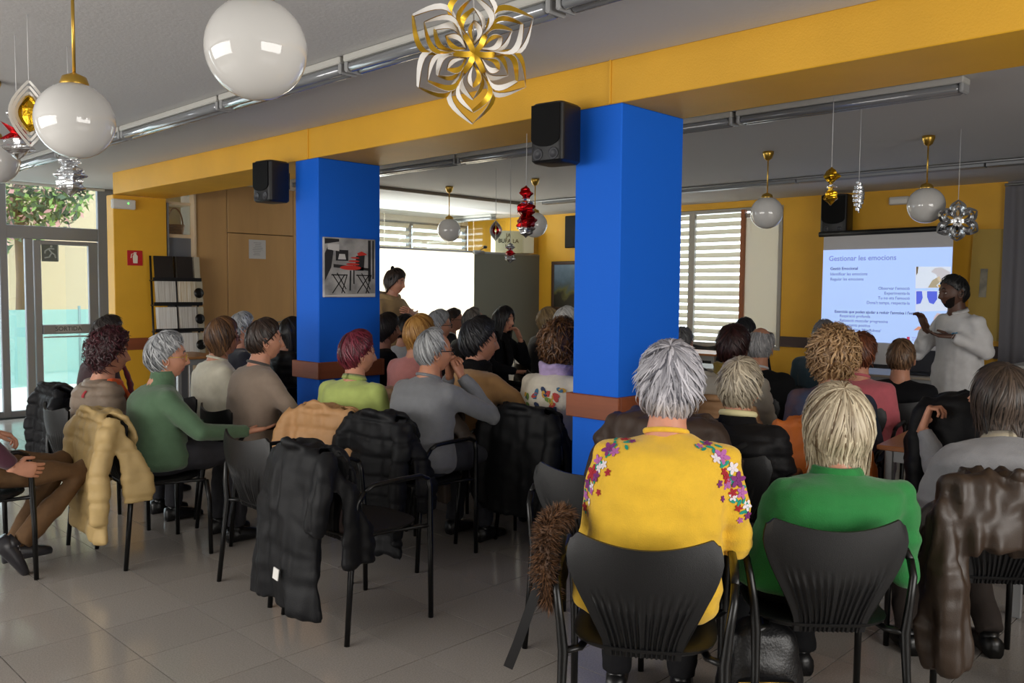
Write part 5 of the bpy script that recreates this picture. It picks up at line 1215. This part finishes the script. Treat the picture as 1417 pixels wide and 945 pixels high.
# ---- details of single people
pr = P[36]; xf = pr['xf']
g = G(); D = []
th = np.linspace(-1.25, 1.25, 22); ph = np.linspace(1.72, 2.75, 12)
Dm = np.stack([np.sin(ph)[:, None]*np.cos(th), np.sin(ph)[:, None]*np.sin(th), np.cos(ph)[:, None]*np.ones(22)], -1)
Pm = head_surf(Dm); ay = np.abs(Pm[..., 1]); zl = -.060+.75*np.maximum(0, ay-.02); kk = smooth01(zl-Pm[..., 2], -.004, .010)*(1-gauss(ay, .02)*gauss(Pm[..., 2]+.067, .010)*.95)
g.grid(Pm*(.97+.055*kk)[..., None]); g.xf(*xf); g.obj('beard', M('beard_black', '1c1411', .9, bump=.6, bscale=300), pr['t'])
def snap(info, o, p, off=.002):
    """closest point and normal on a garment, p in the person's space"""
    ok, co, no, _ = o.closest_point_on_mesh(Vector(p)); return np.array(co)+np.array(no)*off, np.array(no)
def patch(info, o, name, pts, p, up, mat, off=.003, th=.0012):
    c, n = snap(info, o, p, off); u = unit(np.cross(up, n)); v = np.cross(n, u)
    return G().prism(pts, th, c, u, v).obj(name, mat, info['t'], smooth=False)
rect = lambda w, h: [(-w/2, -h/2), (w/2, -h/2), (w/2, h/2), (-w/2, h/2)]
hz = pr['nk'][2]
patch(pr, pr['top'], 'badge', rect(.075, .065), (.2, .10, hz-.13), (0, 0, 1), M('badge_white', 'd5dde0', .5), .004)
patch(pr, pr['top'], 'badge_stripe', rect(.078, .016), (.2, .10, hz-.102), (0, 0, 1), M('badge_blue', '1f8fbf', .5), .006)
# embroidery on the yellow sweater
y = P[32]; rng = np.random.default_rng(3)
def disc(rx, rz, n=9, cx=0, cz=0, rot=0):
    c, s = math.cos(rot), math.sin(rot); pts = [(rx*math.cos(a), rz*math.sin(a)) for a in np.linspace(0, 2*np.pi, n, endpoint=False)]
    return [(cx+a*c-b*s, cz+a*s+b*c) for a, b in pts]
ecol = [M('thread_plum', '7d2a72', .8), M('thread_red', 'a81c2c', .8), M('thread_white', 'e8dfe6', .8), M('thread_orchid', 'b565a8', .8)]; eteal = M('thread_teal', '16957f', .8)
nk = y['nk']
for sg in (-1, 1):
    sites = [(-.06, .125, -.045, .020), (-.075, .165, -.065, .030), (-.085, .20, -.085, .024), (-.09, .175, -.115, .021), (-.085, .225, -.125, .032), (-.08, .245, -.165, .024), (-.07, .262, -.205, .021), (-.10, .215, -.165, .018), (-.06, .268, -.245, .018)]
    for k, (x_, y_, z_, r) in enumerate(sites+[(a_-.02, b_-.03, c_-.012, d_*.7) for a_, b_, c_, d_ in sites]):
        r *= .86
        c, n = snap(y, y['top'], nk+np.array([x_, sg*y_, z_]), .002); u = unit(np.cross([0, 0, 1], n)); v = np.cross(n, u); g = G(); np_ = 5
        for j in range(np_):
            a = 2*math.pi*j/np_+k; g.prism(disc(r*.52, r*.30, 8, r*.55*math.cos(a), r*.55*math.sin(a), a), .0012, c, u, v)
        g.prism(disc(r*.22, r*.22, 7), .002, c, u, v); g.obj('embroidered_flower', ecol[(k*3+(sg > 0)) % 4], y['t'], smooth=False)
    g = G()
    for k in range(26):
        q = k/25; p = nk+np.array([-.075+.03*rng.uniform(-1, 1), sg*(.11+.155*q+.025*rng.uniform(-1, 1)), -.04-.20*q**1.4+.028*rng.uniform(-1, 1)])
        c, n = snap(y, y['top'], p, .0015); u = unit(np.cross([0, 0, 1], n)); v = np.cross(n, u); g.prism(disc(.013, .0055, 7, 0, 0, rng.uniform(0, 3)), .001, c, u, v)
    stuff(g.obj('embroidered_leaves', eteal, y['t'], smooth=False))
for sg in (-1, 1):   # earrings
    p = y['xf'][0] @ np.array([-.004, sg*.086, -.050])+y['xf'][1]
    G().tube([p+np.array([.009*math.cos(a), 0, -.006+.010*math.sin(a)]) for a in np.linspace(0, 2*np.pi, 12, endpoint=False)], .003, 6, closed=True).obj('earring', m_brass, y['t'])
p = P[4]['xf'][0] @ np.array([-.002, -.085, -.043])+P[4]['xf'][1]; G().ell(p, .006, 8, 6).obj('earring', m_white, P[4]['t'])
# cardigan print, strap and buckle, bag straps
y = P[22]; cols = ['c0453e', '3f6d8e', '6d8a3a', '2d3a5c', 'c99a3c']
for k in range(26):
    sy = rng.uniform(-.19, .19); sz_ = rng.uniform(-.24, -.04); p = y['nk']+np.array([-.2, sy, sz_])
    pts = disc(.024, .014, 7, 0, 0, rng.uniform(0, 3)) if k % 3 else [(-.012, -.012), (.012, -.012), (.012, .012), (-.012, .012)]
    patch(y, y['top'], 'printed_figure', pts, p, (0, 0, 1), M('print_fig_'+cols[k % 5], cols[k % 5], .8), .003, .0008)
def strap(info, pts, w, name, mat, off=.006):
    P3 = []; Ns = []
    for p in pts:
        c, n = snap(info, info['top'], p, off); P3.append(c); Ns.append(n)
    P3 = np.array(P3); T = np.gradient(P3, axis=0); Wd = np.cross(np.array(Ns), T); Wd /= np.linalg.norm(Wd, axis=1)[:, None]
    A = np.stack([P3-Wd*w/2, P3+np.array(Ns)*.004, P3+Wd*w/2], 1); return G().grid(A).grid(A[:, ::-1]-np.array(Ns)[:, None]*.004).obj(name, mat, info['t']), P3, Ns
i31 = P[31]; nk = i31['nk']
_, q3, n3 = strap(i31, [nk+np.array([-.25, .15-.25*t_, -.225+.19*t_]) for t_ in np.linspace(0, 1, 14)], .024, 'bag_strap', M('strap_black', '101012', .35))
c = q3[7]; n = n3[7]; u = unit(q3[8]-q3[6]); v = np.cross(n, u)
G().tube([c+n*.007+u*a*.020+v*b_*.018 for a, b_ in ((-1, -1), (1, -1), (1, 1), (-1, 1))], .003, 6, closed=True).obj('buckle', m_grey, i31['t'])
cc = M('cream_collar', 'e2d7a4', .7)
G().tube([i31['nk']*.55+i31['up']*.45+np.array([.072*math.cos(a)-.004, .074*math.sin(a), -.014-.012*math.cos(a)]) for a in np.linspace(0, 2*np.pi, 24, endpoint=False)], .016, 8, closed=True).obj('cream_collar', cc, i31['t'])
strap(P[3], [P[3]['nk']+np.array([-.2, -.13, z_]) for z_ in np.linspace(-.02, -.10, 5)], .018, 'red_strap', M('strap_red', 'a81c28', .6))
# shoes of the person at the left edge: one heel lifted
for o in P[1]['t'].children:
    if o.name.startswith('shoe') and o.location.y < 0:
        o.rotation_euler = (0, .95, 0); o.location = (.10, -.12, .115)
        g = G()
        for k in range(5): g.tube([(.0+.022*k, -.036+.004*k, .082-.007*k), (.0+.022*k, 0, .094-.009*k), (.0+.022*k, .036-.004*k, .082-.007*k)], .0028, 6)
        stuff(g.obj('laces', M('lace_grey', '6a6768', .8), o))
# ------------------------------------------------------------------ empty chairs
chair(2.27, 3.18, 0, 'black stacking armchair with a black coat over its back, nearest of the left rows')
chair(2.27, 3.80, 0, 'empty black stacking armchair between the nearest black coat and the green turtleneck')
chair(2.86, 2.24, R_(20), 'empty black stacking armchair left of the yellow sweater')
chair(3.44, 2.19, R_(12), 'black stacking armchair with a brown padded coat before the near column')
chair(4.50, 1.25, R_(20), 'black stacking armchair with a black coat beyond the woman in the grey sweater')
chair(9.72, 6.1, R_(180), 'black stacking armchair at the table below the slatted window')
# ------------------------------------------------------------------ coats and bags
def cof(i): return (*P[i]['cpos'], P[i]['hd'])
coat(2.27, 3.18, 0, 'long thin black coat over the nearest chair of the left rows, white tag showing', '17181c', L=.70, wt=.215, wb=.27, puff=0, sleeves=((-1, .30),), seed=3, depthx=.05, bump=.3, rough=.55, skew=.06, vf=.02)
tg = [o for o in COL.objects if o.get('label', '').startswith('long thin black coat')][0]
G().box((-.43, -.02, .30), (.004, .035, .05), R=rotz(.1) @ rotx(.2)).obj('care_tag', M('tag_white', 'e8e6e2', .7), tg, smooth=False)
coat(*cof(4), 'sand beige padded jacket on the chair of the woman in the green turtleneck', 'b59a66', L=.66, wt=.25, wb=.31, seed=5, pitch=.13, puff=.009, sleeves=((-1, .54), (1, .5)))
coat(*cof(2), 'black padded coat hanging on the chair of the woman with the maroon scarf', '17181d', L=.62, seed=6)
coat(*cof(9), 'tan padded jacket on the chair of the woman in the lime fleece', 'b88b5c', L=.56, wt=.22, wb=.25, seed=7, pitch=.14, puff=.010, sleeves=((-1, .5), (1, .5)))
coat(*cof(14), 'long black padded coat on the chair of the man in the grey sweater', '1a1b1f', L=.74, wt=.215, wb=.26, seed=8, pitch=.10, sleeves=((-1, .62), (1, .6)))
coat(*cof(13), 'shiny beige padded coat on the chair of the ginger blonde person', 'b08d6c', L=.5, seed=9, rough=.4)
coat(*cof(18), 'dark brown fur-edged coat on the chair of the person with thick black hair', '40352c', L=.5, wt=.26, wb=.32, puff=0, seed=10, zt=.87, depthx=.06)
coat(*cof(22), 'plain black coat on the chair of the woman in the cream patterned cardigan', '141518', L=.62, wt=.24, wb=.28, puff=0, seed=12)
coat(3.44, 2.19, R_(12), 'dark brown padded coat bunched on the chair before the near column', '3a2a20', L=.40, wt=.25, wb=.27, seed=13, zt=.97, depthx=.11, pitch=.16)
coat(*cof(28), 'orange coat on the chair of the woman with frizzy blonde curls', 'd06f26', L=.5, wt=.21, wb=.25, puff=0, seed=14, zt=.84)
coat(*cof(24), 'light brown padded coat on the chair of the woman with the ochre scarf', 'a57e58', L=.5, wt=.24, wb=.27, seed=15, zt=.86)
coat(4.50, 1.25, R_(20), 'black coat piled over the chair beyond the woman in the grey sweater', '131418', L=.5, wt=.24, wb=.26, puff=0, seed=16, zt=1.04, depthx=.09)
coat(*cof(34), 'dark brown leather-look coat trailing from the chair of the woman in grey', '36291f', L=.27, wt=.27, wb=.29, puff=0, seed=17, rough=.42, sleeves=((-1, .74), (1, .64)), vf=.03, zt=.85, depthx=.05, sr=1.6, side=1.1)
def fur(name, label, path, r, n, c1, c2, seed):
    t = thing(name, label, 'coat', path[0]); rg = np.random.default_rng(seed); P0 = np.array(path)-np.array(path[0]); g = G()
    g.tube(P0, r*.7, 10); k = rg.uniform(0, len(P0)-1.001, n); i = k.astype(int); f = (k-i)[:, None]; c = P0[i]*(1-f)+P0[i+1]*f
    d = rg.normal(size=(n, 3)); d /= np.linalg.norm(d, axis=1)[:, None]; b = c+d*r*.6; tip = c+d*r*rg.uniform(1.1, 1.7, n)[:, None]+np.array([0, 0, -.01]); s = np.cross(d, rg.normal(size=(n, 3))); s /= np.linalg.norm(s, axis=1)[:, None]
    V = np.stack([b-s*.003, b+s*.003, tip], 1).reshape(-1, 3); g.add(V, np.arange(n*3).reshape(n, 3), 0, np.repeat(rg.uniform(0, 1, n), 3))
    stuff(g.obj('fur_trim', hair_mat('fur_'+c1, c1, c2, .6), t, use_tone=True)); return t
Y = P[32]; L2 = lambda p: local_to_world(Y, p)
ft = fur('fur_trimmed_coat', 'brown fur-trimmed black coat squeezed at the left of the yellow sweater woman', [L2((-.02, .26, .78)), L2((-.10, .29, .79)), L2((-.17, .30, .76)), L2((-.20, .30, .66)), L2((-.20, .285, .56))], .036, 5200, '1d110b', '7d583b', 4)
o_ = np.array(ft.location)
g = G(); 
for a, b_ in (((-.10, .30, .74), (-.06, .30, .5)),): g.rings([L2(a)-o_, (L2(a)+L2(b_))/2-o_, L2(b_)-o_], [.05, .07, .06], [.04, .05, .04], 14)
V, N, F = remesh(g, .012, 3); G().add(disp(V, N, .008, 14, 2), F).obj('cloth_body', M('cloth_black', '121215', .7), ft)
G().ribbon([L2(p)-o_ for p in ((-.21, .30, .66), (-.24, .33, .56), (-.25, .37, .44), (-.25, .40, .36))], unit(L2((0, 1, 0))-L2((0, 0, 0)))*.8+np.array([0, 0, .3]), .035, .002).obj('ribbon_belt', M('belt_black', '1a1a1d', .5), ft)
# backpack below the green sweater woman's chair
Gc = P[33]['cpos']; hd = P[33]['hd']; bx = (Gc[0]+.03*math.cos(hd)-.16*math.sin(hd), Gc[1]+.03*math.sin(hd)+.16*math.cos(hd))
bp = thing('backpack', 'black leather backpack standing under the chair of the green sweater woman', 'backpack', (bx[0], bx[1], 0), hd)
m_bp = M('leather_black', '141417', .38, bump=.4, bscale=120)
V, N, F = remesh(G().rings([(0, 0, z) for z in (.0, .02, .10, .24, .33, .37, .385)], [.06, .08, .088, .08, .06, .035, .01], [.12, .145, .15, .14, .11, .07, .02], 24, 0, 2.8), .011, 3)
V = disp(V, N, .006, 12, 4); V[:, 2] = np.maximum(V[:, 2], .003); G().add(V, F).obj('bag_body', m_bp, bp)
V, N, F = remesh(G().rings([(-.085, 0, z) for z in (.03, .05, .13, .19, .205)], [.02, .035, .038, .03, .01], [.09, .115, .115, .10, .06], 20, 0, 3), .01, 3); pk = G().add(V, F).obj('front_pocket', m_bp, bp)
G().tube([(-.112, .10, .195), (-.117, .0, .20), (-.112, -.10, .195)], .004, 6).obj('zipper', m_brass, pk)
G().tube([(-.122, .07+.008*math.cos(a), .175+.016*math.sin(a)) for a in np.linspace(0, 2*np.pi, 12, endpoint=False)], .003, 6, closed=True).obj('zip_ring', m_grey, pk)
for s in (-1, 1): G().tube([(.07, s*.08, .36), (.115, s*.09, .30), (.12, s*.10, .15), (.08, s*.11, .03)], .018, 8, flat=.4).obj('shoulder_strap', m_bp, bp)
G().tube([(.02, -.03, .38), (.02, -.02, .41), (.02, .02, .41), (.02, .03, .38)], .008, 8).obj('handle', m_bp, bp)

pl_ = local_to_world(P[18], (.46, -.02, .80)); t = thing('paper_sheet', 'white sheet of paper held by the person in the camel jacket', 'paper', pl_, P[18]['hd'])
G().box((0, 0, 0), (.21, .15, .003), R=roty(-.7)).obj('sheet', M('paper_white', 'd8d8d6', .8), t, smooth=False)
